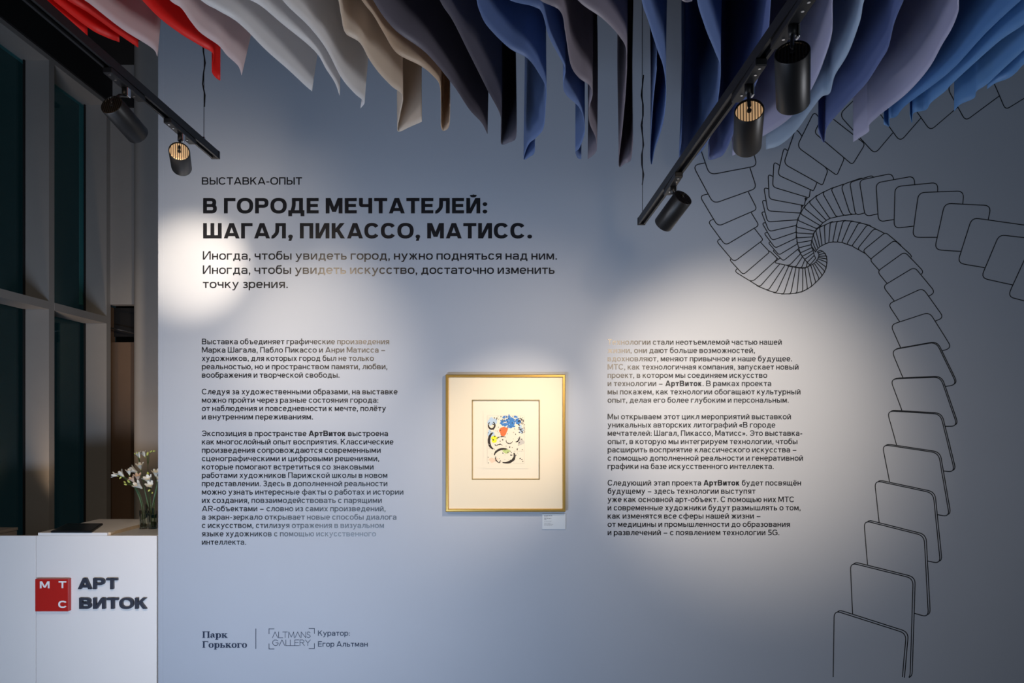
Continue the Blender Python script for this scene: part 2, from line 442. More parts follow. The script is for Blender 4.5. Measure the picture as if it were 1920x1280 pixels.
LEFT = [[("Выставка объединяет графические произведения", 729.7), ("Марка Шагала, Пабло Пикассо и Анри Матисса —", 722), ("художников, для которых город был не только", 701), ("реальностью, но и пространством памяти, любви,", 726.4), ("воображения и творческой свободы.", 636.7)],
 [("Следуя за художественными образами, на выставке", 745.5), ("можно пройти через разные состояния города:", 709.6), ("от наблюдения и повседневности к мечте, полёту", 723.8), ("и внутренним переживаниям.", 586.9)],
 [("Экспозиция в пространстве АртВиток выстроена", 727.5), ("как многослойный опыт восприятия. Классические", 737.8), ("произведения сопровождаются современными", 713.8), ("сценографическими и цифровыми решениями,", 711), ("которые помогают встретиться со знаковыми", 700.4), ("работами художников Парижской школы в новом", 726.4), ("представлении. Здесь в дополненной реальности", 726.4), ("можно узнать интересные факты о работах и истории", 756.4), ("их создания, повзаимодействовать с парящими", 716), ("AR-объектами — словно из самих произведений,", 723), ("а экран-зеркало открывает новые способы диалога", 743.3), ("с искусством, стилизуя отражения в визуальном", 720), ("языке художников с помощью искусственного", 705), ("интеллекта.", 461.7)]]
RIGHT = [[("Технологии стали неотъемлемой частью нашей", 1465.7), ("жизни, они дают больше возможностей,", 1415.3), ("вдохновляют, меняют привычное и наше будущее.", 1485), ("МТС, как технологичная компания, запускает новый", 1497), ("проект, в котором мы соединяем искусство", 1438.3), ("и технологии — АртВиток. В рамках проекта", 1446), ("мы покажем, как технологии обогащают культурный", 1500.7), ("опыт, делая его более глубоким и персональным.", 1478.8)],
 [("Мы открываем этот цикл мероприятий выставкой", 1483), ("уникальных авторских литографий «В городе", 1453.6), ("мечтателей: Шагал, Пикассо, Матисс». Это выставка-", 1504), ("опыт, в которую мы интегрируем технологии, чтобы", 1495), ("расширить восприятие классического искусства —", 1493), ("с помощью дополненной реальности и генеративной", 1505.5), ("графики на базе искусственного интеллекта.", 1450.8)],
 [("Следующий этап проекта АртВиток будет посвящён", 1501.8), ("будущему — здесь технологии выступят", 1416.4), ("уже как основной арт-объект. С помощью них МТС", 1488.6), ("и современные художники будут размышлять о том,", 1501), ("как изменятся все сферы нашей жизни —", 1425.6), ("от медицины и промышленности до образования", 1481), ("и развлечений — с появлением технологии 5G.", 1461.3)]]
def column_text(name, paras, x0, y0, dy, label):
    e = empty(name, wallpt(x0, y0)); k = 0
    for ps in paras:
        polys = []
        for s, x1 in ps:
            polys += line_polys(s, x0, x1, y0+dy*k, 10.4, .085, .074, .735, 'АртВиток' if 'АртВиток' in s else None, (.118, .098)); k += 1
        adopt(decal('paragraph_lettering', polys, M_vinyl), e); k += 1
    return tag(e, label, 'wall lettering')
column_text('wall_text_block', LEFT, 378.7, 645.2, 15.65, 'small three-paragraph text block between the counter and the framed print, starting Выставка объединяет')
column_text('wall_text_block', RIGHT, 1139.2, 646.2, 15.51, 'small three-paragraph text block between the framed print and the spiral drawing, starting Технологии')

# bold serif name, drawn by hand: cap height 1
def serif(ch):
    a = .115; P = Pen(a, .035, .70); low = ch.islower(); h = .70 if low else 1.0
    def stem(x, y0, y1, l=.09, r=.09):
        P.V(x, y0, y1)
        P.H(y0+.035, x-a-l, x+a+r); P.H(y1-.035, x-a-l, x+a+r)
    if ch == 'П': w = 1.04; stem(.2, 0, 1); stem(w-.2, 0, 1); P.H(.955, .1, w-.1); P.H(.93, .1, w-.1)
    elif ch == 'Г': w = .84; stem(.2, 0, 1); P.H(.955, .1, w-.02); P.H(.93, .1, w-.02); P.poly([(w-.02, .7), (w-.02, 1), (w-.12, .96), (w-.07, .7)])
    elif ch == 'а':
        w = .66; P.V(.46, .1, h-.22); P.ring(.34, h-.26, .235, .26, 0, 150); P.dot(.13, h-.2, .085); P.ring(.26, .2, .24, .21, 60, 300); P.poly([(.345, .12), (.66, .02), (.64, .10), (.575, .2)]); P.H(.39, .25, .46)
    elif ch == 'р': w = .80; stem(.2, -.28, h, .1, .1); P.ring(.46, h/2, .33, h/2+.01)
    elif ch == 'о': w = .72; P.ring(w/2, h/2, w/2, h/2+.01)
    elif ch == 'к': w = .84; stem(.2, 0, h); P.Dg(.34, .32, .64, h-.03, .5); P.H(h-.035, .48, .80); P.Dg(.40, .42, .66, .03, 1.1); P.H(.035, .5, .88)
    elif ch == 'г': w = .66; stem(.2, 0, h); P.H(h-.04, .1, w-.02); P.H(h-.06, .1, w-.02); P.poly([(w-.02, h-.26), (w-.02, h), (w-.12, h-.05), (w-.07, h-.26)])
    elif ch == 'ь': w = .74; stem(.2, 0, h); P.bowl(.2, w-.02, 0, h*.58)
    return w, P.p
def serif_line(text, x0, x1, yb, cap):
    x, out = 0, []
    for ch in text:
        w, ps = serif(ch); out += [[(q[0]+x, q[1]) for q in p] for p in ps]; x += w+.03
    xs = [q[0] for p in out for q in p]; lo, hi = min(xs), max(xs)
    return [[(x0+(q[0]-lo)*(x1-x0)/(hi-lo), yb-q[1]*cap) for q in p] for p in out]
t = empty('partner_logo', wallpt(420, 1214))
for q in (serif_line('Парк', 379.3, 427.5, 1195.4, 12.2), serif_line('Горького', 379.5, 463.3, 1213.8, 12.2)):
    adopt(decal('logo_lettering', q, M_vinyl_navy), t)
tag(t, 'small bold serif two-word park logo at the foot of the wall', 'logo')
t = decal('divider_line', [[(479.3, 1178), (480.5, 1178), (480.5, 1216), (479.3, 1216)]], M_vinyl_navy)
tag(t, 'thin vertical line between the two partner logos on the wall', 'line')
def pxstroke(pts, wd):
    out = []
    for (xa, ya), (xb, yb) in zip(pts, pts[1:]):
        l = math.hypot(xb-xa, yb-ya); nx, ny = -(yb-ya)/l*wd/2, (xb-xa)/l*wd/2
        ex, ey = (xb-xa)/l*wd/2, (yb-ya)/l*wd/2
        out.append([(xa-ex+nx, ya-ey+ny), (xb+ex+nx, yb+ey+ny), (xb+ex-nx, yb+ey-ny), (xa-ex-nx, ya-ey-ny)])
    return out
TH = {'A': (.9, [[(0, 0), (.45, 1), (.9, 0)]]), 'L': (.72, [[(0, 1), (0, 0), (.72, 0)]]), 'T': (.8, [[(0, 1), (.8, 1)], [(.4, 0), (.4, 1)]]),
      'M': (1.0, [[(0, 0), (.08, 1), (.5, .1), (.92, 1), (1, 0)]]), 'N': (.78, [[(0, 0), (0, 1), (.78, 0), (.78, 1)]]),
      'S': (.66, [[(.6, .86), (.42, 1), (.2, .98), (.08, .8), (.15, .6), (.5, .44), (.64, .26), (.52, .06), (.3, 0), (.02, .14)]]),
      'G': (.92, [[(.86, .82), (.62, .98), (.34, .98), (.08, .75), (.02, .45), (.15, .15), (.45, 0), (.75, .08), (.9, .28), (.9, .48), (.55, .48)]]),
      'E': (.66, [[(.66, 1), (0, 1), (0, 0), (.66, 0)], [(0, .52), (.56, .52)]]), 'R': (.72, [[(0, 0), (0, 1), (.45, 1), (.66, .85), (.62, .6), (.42, .5), (0, .5)], [(.4, .5), (.72, 0)]]),
      'Y': (.8, [[(0, 1), (.4, .48), (.8, 1)], [(.4, .48), (.4, 0)]])}
def thin_line(s, x0, x1, yb, cap, tie=()):
    x, st = 0, []
    for i, c in enumerate(s):
        w_, ss = TH[c]; st += [[(px+x, py) for px, py in q] for q in ss]; x += w_+(.0 if i in tie else .16)
    hi = max(p[0] for q in st for p in q); out = []
    for q in st: out += pxstroke([(x0+p[0]*(x1-x0)/hi, yb-p[1]*cap) for p in q], .95)
    return out
g = empty('gallery_logo', wallpt(547, 1216))
adopt(decal('logo_lettering', thin_line('ALTMANS', 511, 582, 1195, 10.8, (1,))+thin_line('GALLERY', 511, 582, 1209.8, 10.8, (2, 3)), M_vinyl_navy), g)
for q in ([(514, 1178.3), (504.4, 1178.3), (504.4, 1187.5)], [(579.5, 1177.6), (589.5, 1177.6), (589.5, 1187)], [(504.4, 1206.5), (504.4, 1216), (514, 1216)], [(579.5, 1215.5), (589.5, 1215.5), (589.5, 1206)]):
    adopt(decal('corner_bracket', pxstroke(q, 1.1), M_vinyl_navy), g)
tag(g, 'thin-lined gallery logo in four corner brackets at the foot of the wall', 'logo')
t = empty('curator_credit', wallpt(640, 1212))
for q in (line_polys('Куратор:', 596.3, 656, 1191.4, 10.0, .078, .068), line_polys('Егор Альтман', 596.3, 689.5, 1211.8, 10.0, .078, .068)):
    adopt(decal('credit_lettering', q, M_vinyl_navy), t)
tag(t, 'small two-line curator credit beside the bracketed gallery logo', 'wall lettering')

# ------------------------------------------------------------------ spiral line drawing
A_big = [[(1564, 1144), (1699, 1187), (1689, 1300), (1561.5, 1300)],
 [(1594, 1054.5), (1712, 1084), (1706, 1274), (1604, 1270)], [(1619.5, 975.5), (1732.5, 1004), (1740.7, 1157), (1632, 1125)],
 [(1639.5, 900.5), (1749.5, 924), (1763, 1056.5), (1654, 1032)], [(1654, 833), (1759.5, 849), (1780, 968.5), (1677, 950)],
 [(1663, 770), (1763, 776), (1790, 885), (1692, 874)], [(1669, 710.5), (1763, 706.5), (1795, 799), (1702, 799)],
 [(1671, 656), (1755, 641), (1794, 721), (1704, 735)], [(1669.5, 609), (1742.5, 585), (1784.5, 652), (1700, 678)],
 [(1665, 570), (1730, 540), (1769.5, 595.5), (1699, 622)], [(1655, 536.5), (1714.5, 500.5), (1753.5, 548), (1692, 584)],
 [(1644.5, 509), (1696, 472), (1732.5, 510), (1680, 552)], [(1630.5, 487), (1677, 450), (1711, 481), (1662, 522)],
 [(1617.5, 470), (1660, 435.5), (1692, 462), (1645, 498)]]
z2 = lambda u, v: (1400+u*.1875, 320+v*.1875)
A_edge = [(*z2(*p), *z2(*q)) for p, q in (((1105, 783), (1275, 575)), ((1050, 752), (1205, 540)), ((1000, 735), (1120, 518)), ((950, 718), (1040, 503)), ((905, 713), (965, 500)), ((860, 713), (900, 508)), ((820, 718), (835, 518)), ((785, 733), (775, 545)), ((752, 748), (727, 565)), ((730, 762), (690, 595)), ((712, 778), (665, 640)), ((695, 800), (650, 695)), ((690, 815), (642, 745)))]
B_big = [[(1935, 455), (1990, 460), (1985, 580), (1889, 556)], [(1873, 440), (1950, 449), (1925, 540), (1839, 521)], [(1822, 408), (1935, 424), (1905, 512), (1795, 493)],
 [(1771, 381), (1858, 385.5), (1840, 474), (1752, 468)], [(1722, 361), (1807, 358), (1800, 445), (1710.5, 445)], [(1678, 350), (1758, 342), (1757, 419), (1676, 428)],
 [(1642, 343), (1713.5, 330), (1720, 405), (1647, 416)], [(1611, 338), (1672.5, 325), (1690, 392), (1622, 406)], [(1593, 342), (1637, 328.5), (1660, 388), (1604, 404)]]
B_edge = [(*z2(*p), *z2(*q)) for p, q in (((1035, 440), (940, 145)), ((965, 448), (840, 180)), ((895, 462), (755, 220)), ((830, 478), (683, 262)), ((795, 498), (620, 315)), ((760, 523), (570, 370)), ((735, 550), (535, 430)), ((700, 580), (508, 495)), ((690, 606), (495, 562)), ((675, 633), (495, 622)), ((660, 662), (500, 672)), ((655, 697), (505, 722)), ((650, 738), (520, 772)), ((650, 770), (535, 822)), ((665, 797), (555, 857)), ((670, 820), (580, 887)), ((675, 847), (605, 917)), ((690, 875), (632, 942)))]
C_big = [[(1861, 150), (1885, 206), (1960, 160), (1940, 90)], [(1776, 165), (1810, 227), (1895, 164), (1850, 90)], [(1702, 186), (1744, 245), (1820, 180), (1780, 110)],
 [(1640, 200), (1687.5, 266), (1745, 200), (1700, 120)], [(1573, 215), (1640, 289), (1690, 230), (1640, 150)], [(1527, 249), (1598, 309), (1622, 270), (1545, 210)],
 [(1494, 275), (1569, 329), (1583, 297), (1527, 208)], [(1469, 307), (1542, 347.5), (1552, 320), (1492, 240)], [(1458, 328), (1525, 358), (1532, 342), (1470, 276)],
 [(1448.5, 350.5), (1517, 371), (1520, 350), (1451, 303)], [(1442, 373), (1508, 385.5), (1512, 365), (1440, 326)], [(1439.5, 395.5), (1501, 399.5), (1505, 378), (1432, 351)],
 [(1439, 416), (1498, 412), (1501, 396), (1428.5, 374.5)], [(1442, 434), (1495.5, 422), (1497, 408), (1427, 396.5)], [(1447.5, 450.5), (1493, 435), (1495, 420), (1428.5, 417.5)],
 [(1453.5, 465), (1492.5, 446.5), (1494, 430), (1432, 436.5)], [(1460.5, 478), (1494.5, 457.5), (1495, 440), (1440, 454.5)], [(1468.5, 489), (1498, 465.5), (1496, 450), (1448.5, 469.5)]]
C_edge = [(*z2(*p), *z2(*q)) for p, q in (((425, 950), (540, 828)), ((490, 963), (560, 855)), ((548, 972), (582, 885)), ((595, 968), (606, 908)), ((632, 945), (628, 915)))]
D_big = [[(1300, 240), (1400, 240), (1419.5, 311), (1330, 328)], [(1299, 310), (1398, 290), (1418.5, 353), (1337.5, 382)], [(1311.5, 367), (1398, 350), (1419.5, 392.5), (1346, 424.5)],
 [(1327, 415), (1402, 388), (1423, 422.5), (1360, 460)], [(1342.5, 451), (1412, 425), (1431, 449.5), (1376, 491)], [(1367, 486), (1424, 452), (1443, 472.5), (1393.5, 515)]]
D_edge = [(1410, 529, 1458, 485)]+[(*z2(*p), *z2(*q)) for p, q in (((130, 1162), (345, 915)), ((215, 1197), (385, 940)), ((295, 1222), (420, 955)), ((370, 1232), (458, 962)), ((440, 1230), (492, 968)), ((502, 1222), (525, 972)), ((560, 1206), (560, 975)), ((607, 1182), (582, 972)), ((652, 1152), (610, 960)), ((690, 1117), (640, 945)), ((725, 1082), (660, 935)), ((755, 1046), (675, 925)), ((780, 1006), (690, 910)), ((795, 965), (700, 895)), ((802, 916), (710, 880)), ((801, 882), (715, 868)), ((795, 852), (720, 856)), ((780, 825), (720, 840)), ((758, 806), (713, 822)), ((735, 795), (705, 810)))]
def arm(big, edges):
    cards = [list(map(Vector, q)) for q in big]
    E = [(Vector(e[:2]), Vector(e[2:])) for e in edges]
    for i, (p, q) in enumerate(E):
        if i == 0:
            if len(E) < 2: continue
            p2 = p+(p-E[1][0])*2.4; q2 = q+(q-E[1][1])*2.4
        else:
            p2 = p+(E[i-1][0]-p)*1.55; q2 = q+(E[i-1][1]-q)*1.55
        cards.append([p, q, q2, p2])
    return cards
def rounded(q, f):
    out = []; n = len(q)
    for i in range(n):
        p, a_, b_ = q[i], q[i-1], q[(i+1) % n]
        r = f*min((a_-p).length, (b_-p).length)
        r = min(max(r, 0.6), 13, .45*(a_-p).length, .45*(b_-p).length)
        s0, s1 = p+(a_-p).normalized()*r, p+(b_-p).normalized()*r
        for k in range(7):
            t_ = k/6; out.append(s0*(1-t_)**2+p*2*t_*(1-t_)+s1*t_*t_)
    return np.array([(v.x, v.y) for v in out])
def inside(pts, poly):
    x, y = pts[:, 0], pts[:, 1]; c = np.zeros(len(pts), bool); j = len(poly)-1
    for i in range(len(poly)):
        xi, yi = poly[i]; xj, yj = poly[j]
        if yi != yj:
            c ^= ((yi > y) != (yj > y)) & (x < (xj-xi)*(y-yi)/(yj-yi)+xi)
        j = i
    return c
def resample(P, step=1.2):
    P = np.vstack([P, P[:1]]); out = []
    for a_, b_ in zip(P, P[1:]):
        n = max(1, int(np.hypot(*(b_-a_))/step))
        for k in range(n): out.append(a_+(b_-a_)*k/n)
    return np.array(out+[P[-1]])
fronts, arms_polys = [], {}
for nm, big, ed, thick in (('lower', A_big, A_edge, 8), ('outer', B_big, B_edge, 0), ('upper', C_big, C_edge, 0), ('inner', D_big, D_edge, 0)):
    rib = []
    for i, q in enumerate(arm(big, ed)):
        shapes = [rounded(q, .15 if i < len(big) else .22)]
        if i < thick and nm == 'lower':
            s_ = 1.0-.07*i; shapes.append(rounded([v+Vector((4.2*s_, -2.6*s_)) for v in q], .15))
        for S in shapes:
            R = resample(S); vis = R[:, 1] <= 1270
            lo, hi = S.min(0), S.max(0)
            for Fp, flo, fhi in fronts:
                if (flo > hi).any() or (fhi < lo).any(): continue
                m_ = vis.copy(); m_[vis] = ~inside(R[vis], Fp); vis = m_
            run = []
            for k in range(len(R)+1):
                if k < len(R) and vis[k]: run.append(R[k])
                else:
                    if len(run) > 1:
                        T = np.array(run); tg = np.gradient(T, axis=0); l = np.hypot(tg[:, 0], tg[:, 1])[:, None]; l[l == 0] = 1
                        nn = np.stack([-tg[:, 1], tg[:, 0]], 1)/l*0.85
                        for j in range(len(T)-1):
                            rib.append([tuple(T[j]+nn[j]), tuple(T[j+1]+nn[j+1]), tuple(T[j+1]-nn[j+1]), tuple(T[j]-nn[j])])
                    run = []
            fronts.append((S, lo, hi))
    if nm == 'upper':
        rib += [[z2(577, 270), z2(612, 275), z2(585, 312)], [z2(540, 348), z2(566, 350), z2(548, 382)]]
    arms_polys[nm] = rib
sp = empty('spiral_drawing', wallpt(1530, 485))
for nm in arms_polys: adopt(decal('spiral_arm', arms_polys[nm], M_line, off=0.0010), sp)
tag(sp, 'black outline drawing of overlapping rounded cards spiralling across the wall', 'wall drawing')

# ------------------------------------------------------------------ framed print and its caption plate
fx0, fx1, fy0, fy1 = 836.5, 1059.5, 702.5, 958
M_gold = mat('gold_frame', (0.62, 0.40, 0.11), 0.33, metal=0.85, noise=.05, nscale=30)
M_gold2 = mat('gold_fillet', (0.42, 0.30, 0.12), 0.4, metal=0.7)
M_mat = mat('cream_mount', (0.79, 0.70, 0.53), 0.8)
M_paper = mat('print_paper', (0.81, 0.735, 0.58), 0.8)
e = empty('framed_print', wallpt((fx0+fx1)/2, fy1))
fwid, fdep = 5.2, 0.035
bm = bmesh.new()
def frame_bm(bm, x0, x1, y0, y1, wd, near, far, bev):
    o = [(x0, y0), (x1, y0), (x1, y1), (x0, y1)]; i_ = [(x0+wd, y0+wd), (x1-wd, y0+wd), (x1-wd, y1-wd), (x0+wd, y1-wd)]
    m1 = [(x0+bev, y0+bev), (x1-bev, y0+bev), (x1-bev, y1-bev), (x0+bev, y1-bev)]
    m2 = [(x0+wd-bev*.7, y0+wd-bev*.7), (x1-wd+bev*.7, y0+wd-bev*.7), (x1-wd+bev*.7, y1-wd+bev*.7), (x0+wd-bev*.7, y1-wd+bev*.7)]
    rings = [[bm.verts.new(wallpt(*p, far)) for p in o], [bm.verts.new(wallpt(*p, near-.004)) for p in o], [bm.verts.new(wallpt(*p, near)) for p in m1],
             [bm.verts.new(wallpt(*p, near)) for p in m2], [bm.verts.new(wallpt(*p, near-.005)) for p in i_], [bm.verts.new(wallpt(*p, far)) for p in i_]]
    for a_, b_ in zip(rings, rings[1:]+rings[:1]):
        for k in range(4): bm.faces.new((a_[k], a_[(k+1) % 4], b_[(k+1) % 4], b_[k]))
frame_bm(bm, fx0, fx1, fy0, fy1, fwid, fdep, 0.001, 1.2)
adopt(from_bm('picture_frame', bm, M_gold), e)
def pxbox(nm, x0, x1, y0, y1, n0, n1, m):
    a_, b_ = wallpt(x0, y1), wallpt(x1, y0)
    return box(nm, a_.x, b_.x, D-n1, D-n0, a_.z, b_.z, m)
mx0, mx1, my0, my1 = 885, 1012, 749.5, 898.5
bm = bmesh.new(); frame_bm(bm, fx0+fwid, fx1-fwid, fy0+fwid, fy1-fwid, 43.5, .0235, .012, .3)
bm.free()
bm = bmesh.new()
o4 = [(fx0+fwid-.4, fy0+fwid-.4), (fx1-fwid+.4, fy0+fwid-.4), (fx1-fwid+.4, fy1-fwid+.4), (fx0+fwid-.4, fy1-fwid+.4)]
i4 = [(mx0, my0), (mx1, my0), (mx1, my1), (mx0, my1)]
rg = [[bm.verts.new(wallpt(*p, n)) for p in q] for q, n in ((o4, .012), (o4, .022), (i4, .022), (i4, .012))]
for a_, b_ in zip(rg, rg[1:]+rg[:1]):
    for k in range(4): bm.faces.new((a_[k], a_[(k+1) % 4], b_[(k+1) % 4], b_[k]))
adopt(from_bm('mount_board', bm, M_mat), e)
bm = bmesh.new(); frame_bm(bm, mx0, mx1, my0, my1, 1.5, .0225, .012, .25)
adopt(from_bm('mount_fillet', bm, M_gold2), e)
adopt(pxbox('inner_mount', mx0, mx1, my0, my1, .006, .013, M_paper), e)
pr = pxbox('print_sheet', 906.5, 990, 771, 878, .0131, .0150, M_paper)
adopt(pr, e)
M_pc = [mat('ink_'+n, c, .85) for n, c in (('blue', (.05, .20, .50)), ('pale_blue', (.45, .58, .70)), ('red', (.80, .17, .05)), ('yellow', (.85, .82, .03)), ('green', (.48, .58, .22)), ('black', (.03, .022, .016)), ('grey', (.55, .52, .46)), ('peach', (.80, .60, .44)))]
ink, inki = [], []
def blob(cx, cy, rx, ry, ci, n=22, jag=.22, rot=0.0):
    p = []
    f1, f2, f3 = (random.uniform(0, 6.3) for _ in range(3))
    for k in range(n):
        t_ = 2*math.pi*k/n; r = 1+jag*(.5*math.sin(2*t_+f1)+.45*math.sin(3*t_+f2)+.3*math.sin(5*t_+f3))+random.uniform(-jag, jag)*.18
        x, y = rx*r*math.cos(t_), ry*r*math.sin(t_)
        p.append((cx+x*math.cos(rot)-y*math.sin(rot), cy+x*math.sin(rot)+y*math.cos(rot)))
    ink.append(p); inki.append(ci)
def brush(pts, w0, ci=5):
    n = len(pts); L = []
    for i, (x, y) in enumerate(pts):
        (xa, ya), (xb, yb) = pts[max(0, i-1)], pts[min(n-1, i+1)]; l = math.hypot(xb-xa, yb-ya) or 1
        wd = w0*(.35+.65*math.sin(math.pi*(i+.6)/n))*random.uniform(.85, 1.1)/2
        L.append((-(yb-ya)/l*wd, (xb-xa)/l*wd))
    for i in range(n-1):
        (xa, ya), (xb, yb), (ma, na), (mb, nb) = pts[i], pts[i+1], L[i], L[i+1]
        ink.append([(xa+ma, ya+na), (xb+mb, yb+nb), (xb-mb, yb-nb), (xa-ma, ya-na)]); inki.append(ci)
def arc(cx, cy, rx, ry, t0, t1, w0, n=14):
    brush([(cx+rx*math.cos(math.radians(t0+(t1-t0)*k/n)), cy+ry*math.sin(math.radians(t0+(t1-t0)*k/n))) for k in range(n+1)], w0)
# loose abstract colours and strokes, not the original composition
blob(923, 790, 8, 8, 1, jag=.35); blob(921, 815, 6, 9, 1, jag=.3); blob(977, 805, 4, 8, 1, jag=.4); blob(925, 862, 7, 5, 7, jag=.4); blob(976, 828, 5, 8, 6, jag=.5)
for _ in range(60):
    t_ = random.uniform(0, 2*math.pi); r = random.uniform(.1, 1)
    blob(957+17*r*math.cos(t_), 790+11*r*math.sin(t_), random.uniform(2.4, 4.6), random.uniform(1.8, 3.4), 0, 10, .4)
for _ in range(14):
    blob(957+random.uniform(-15, 15), 790+random.uniform(-9, 9), random.uniform(.5, 1.3), random.uniform(.5, 1.1), 1, 7, .3)
blob(944, 808, 6.5, 10, 2, jag=.25, rot=.5); blob(927, 823, 6.5, 6, 3, jag=.2); blob(949, 845, 7.5, 4.2, 4, jag=.3)
arc(926, 826, 9, 15, 95, 262, 5.0); arc(945, 854, 18, 13, 185, 290, 4.4); arc(948, 854, 17, 13, -25, 110, 5.0); arc(944, 857, 15, 12, 120, 190, 2.0)
arc(922, 797, 6, 7, -60, 230, 3.6); arc(968, 808, 8, 20, 30, 100, 2.4); arc(942, 826, 12, 8, 200, 300, 1.8); arc(955, 826, 6, 5, 10, 200, 1.6); arc(937, 836, 6, 3, 180, 330, 1.6)
for _ in range(150):
    x, y = random.uniform(915, 982), random.uniform(780, 868)
    s_ = random.uniform(.35, 1.15); blob(x, y, s_*random.uniform(.6, 1.8), s_, 5 if random.random() < .7 else 6, 6, .3, random.uniform(0, 3))
for _ in range(60):
    x, y = random.uniform(972, 984), random.uniform(782, 812)
    blob(x, y, random.uniform(.5, 1.6), random.uniform(.4, 1.1), 5, 6, .3)
for x, y, x2, y2 in ((914, 779, 983, 779), (914, 779, 914, 868), (983, 780, 983, 868), (962, 868, 983, 868), (966, 845, 983, 845), (966, 845, 966, 862)):
    ink += pxstroke([(x, y), (x2, y2)], .35); inki.append(6)
vs, fs = [], []
for k, p in enumerate(ink):
    ar = sum(p[j][0]*p[(j+1) % len(p)][1]-p[(j+1) % len(p)][0]*p[j][1] for j in range(len(p)))
    q = p if ar < 0 else p[::-1]; i0 = len(vs)
    vs += [wallpt(x, y, .0152+k*1.5e-6) for x, y in q]; fs.append(list(range(i0, len(vs))))
me = bpy.data.meshes.new('ink_pattern'); me.from_pydata(vs, [], fs)
for p, ci in zip(me.polygons, inki): p.material_index = ci
o = link('ink_pattern', me, M_pc); o.parent = pr
tag(e, 'small colourful abstract print in a wide cream mount and thin gold frame', 'framed picture')

M_plate = mat('pale_plate', (0.56, 0.62, 0.68), 0.5)
M_plate_ink = mat('plate_ink', (0.12, 0.13, 0.16), 0.6)
e = empty('caption_plate', wallpt(1038, 992))
adopt(pxbox('plate', 1016.5, 1060.3, 962.5, 991.5, 0.0005, 0.006, M_plate), e)
rows = []
for y, x1, n in ((966.3, 1036, 1.1), (968.6, 1027, .6), (971.3, 1033.5, 1.0), (973.5, 1025, .8), (976.4, 1034, .5), (980, 1033, .5), (982.6, 1037, .5), (984.5, 1035, .4)):
    x = 1020.3
    while x < x1:
        l = random.uniform(1.6, 4.2); rows.append([(x, y-n/2), (min(x1, x+l), y-n/2), (min(x1, x+l), y+n/2), (x, y+n/2)]); x += l+.7
adopt(decal('caption_lettering', rows, M_plate_ink, off=0.0062), e)
tag(e, 'small pale caption plate fixed below the lower corner of the framed print', 'caption plate')

# ------------------------------------------------------------------ hanging fabric sheets
HEM = 1.40                      # hem height above the eye
def lift(px, py):
    Y = F*HEM/(CY-py); return Vector(((px-CX)*Y/F, Y, EYE+HEM))
COL = {'red': ((0.80, 0.018, 0.012), .45), 'white': ((0.74, 0.72, 0.71), .42), 'pink': ((0.72, 0.60, 0.59), .45), 'cream': ((0.68, 0.58, 0.48), .40), 'beige': ((0.58, 0.44, 0.32), .40),
       'plum': ((0.15, 0.135, 0.165), .30), 'dark': ((0.14, 0.13, 0.16), .30), 'mauve': ((0.27, 0.235, 0.27), .32), 'blue': ((0.19, 0.27, 0.48), .45), 'deep': ((0.19, 0.24, 0.45), .45),
       'lav': ((0.52, 0.52, 0.66), .42), 'pale': ((0.45, 0.55, 0.66), .42), 'sky': ((0.16, 0.33, 0.58), .40), 'sky2': ((0.12, 0.27, 0.52), .40)}
FM = {k: fabric_mat('fabric_'+k, *v) for k, v in COL.items()}
def catmull(P, n):
    q = [P[0]*2-P[1]]+P+[P[-1]*2-P[-2]]; out = []
    for i in range(1, len(q)-2):
        for k in range(n):
            t_ = k/n
            out.append(.5*(2*q[i]+(q[i+1]-q[i-1])*t_+(2*q[i-1]-5*q[i]+4*q[i+1]-q[i+2])*t_**2+(3*q[i]-q[i-1]-3*q[i+1]+q[i+2])*t_**3))
    return out+[P[-1]]
def sheet(pts, col, label, lean=0.0, grow=0.9):
    """pts: hem from its end near the camera to its far corner, as pixels; lean: how far the far edge leans per metre of height"""
    P = [lift(*p) for p in pts]
    if pts[0][1] <= 12 and grow:
        d_ = (P[0]-P[1]); d_.z = 0; d_.normalize(); d_ = (d_*.35+Vector((0, -1, 0))).normalized()
        P = [P[0]+d_*.22+Vector((0, -grow+.22, 0)), P[0]+d_*.22]+P
    hem = catmull(P, 7); n = len(hem)
    top = CEIL-0.002-(EYE+HEM); NR = 14
    ph = random.uniform(0, 6.28); am = random.uniform(.003, .007)
    bm = bmesh.new(); grid = []
    for r in range(NR+1):
        t_ = (r/NR)**1.6; row = []
        for i, p in enumerate(hem):
            s_ = i/(n-1); hgt = t_*top
            dx = lean*min(hgt, .5)*s_**3+am*math.sin(3.1*hgt+ph+5*s_)*min(1, hgt*2)
            row.append(bm.verts.new(p+Vector((dx, 0, hgt))))
        grid.append(row)
    for a_, b_ in zip(grid, grid[1:]):
        for i in range(n-1): bm.faces.new((a_[i], a_[i+1], b_[i+1], b_[i]))
    # a narrow stitched hem gives the edge its thickness
    for i in range(n-1):
        pass
    o = from_bm('fabric_sheet', bm, FM[col], smooth=True)
    sm = o.modifiers.new('thickness', 'SOLIDIFY'); sm.thickness = 0.0012; sm.offset = 0
    return tag(o, label, 'fabric sheet', 'fabric sheets hanging from the ceiling')

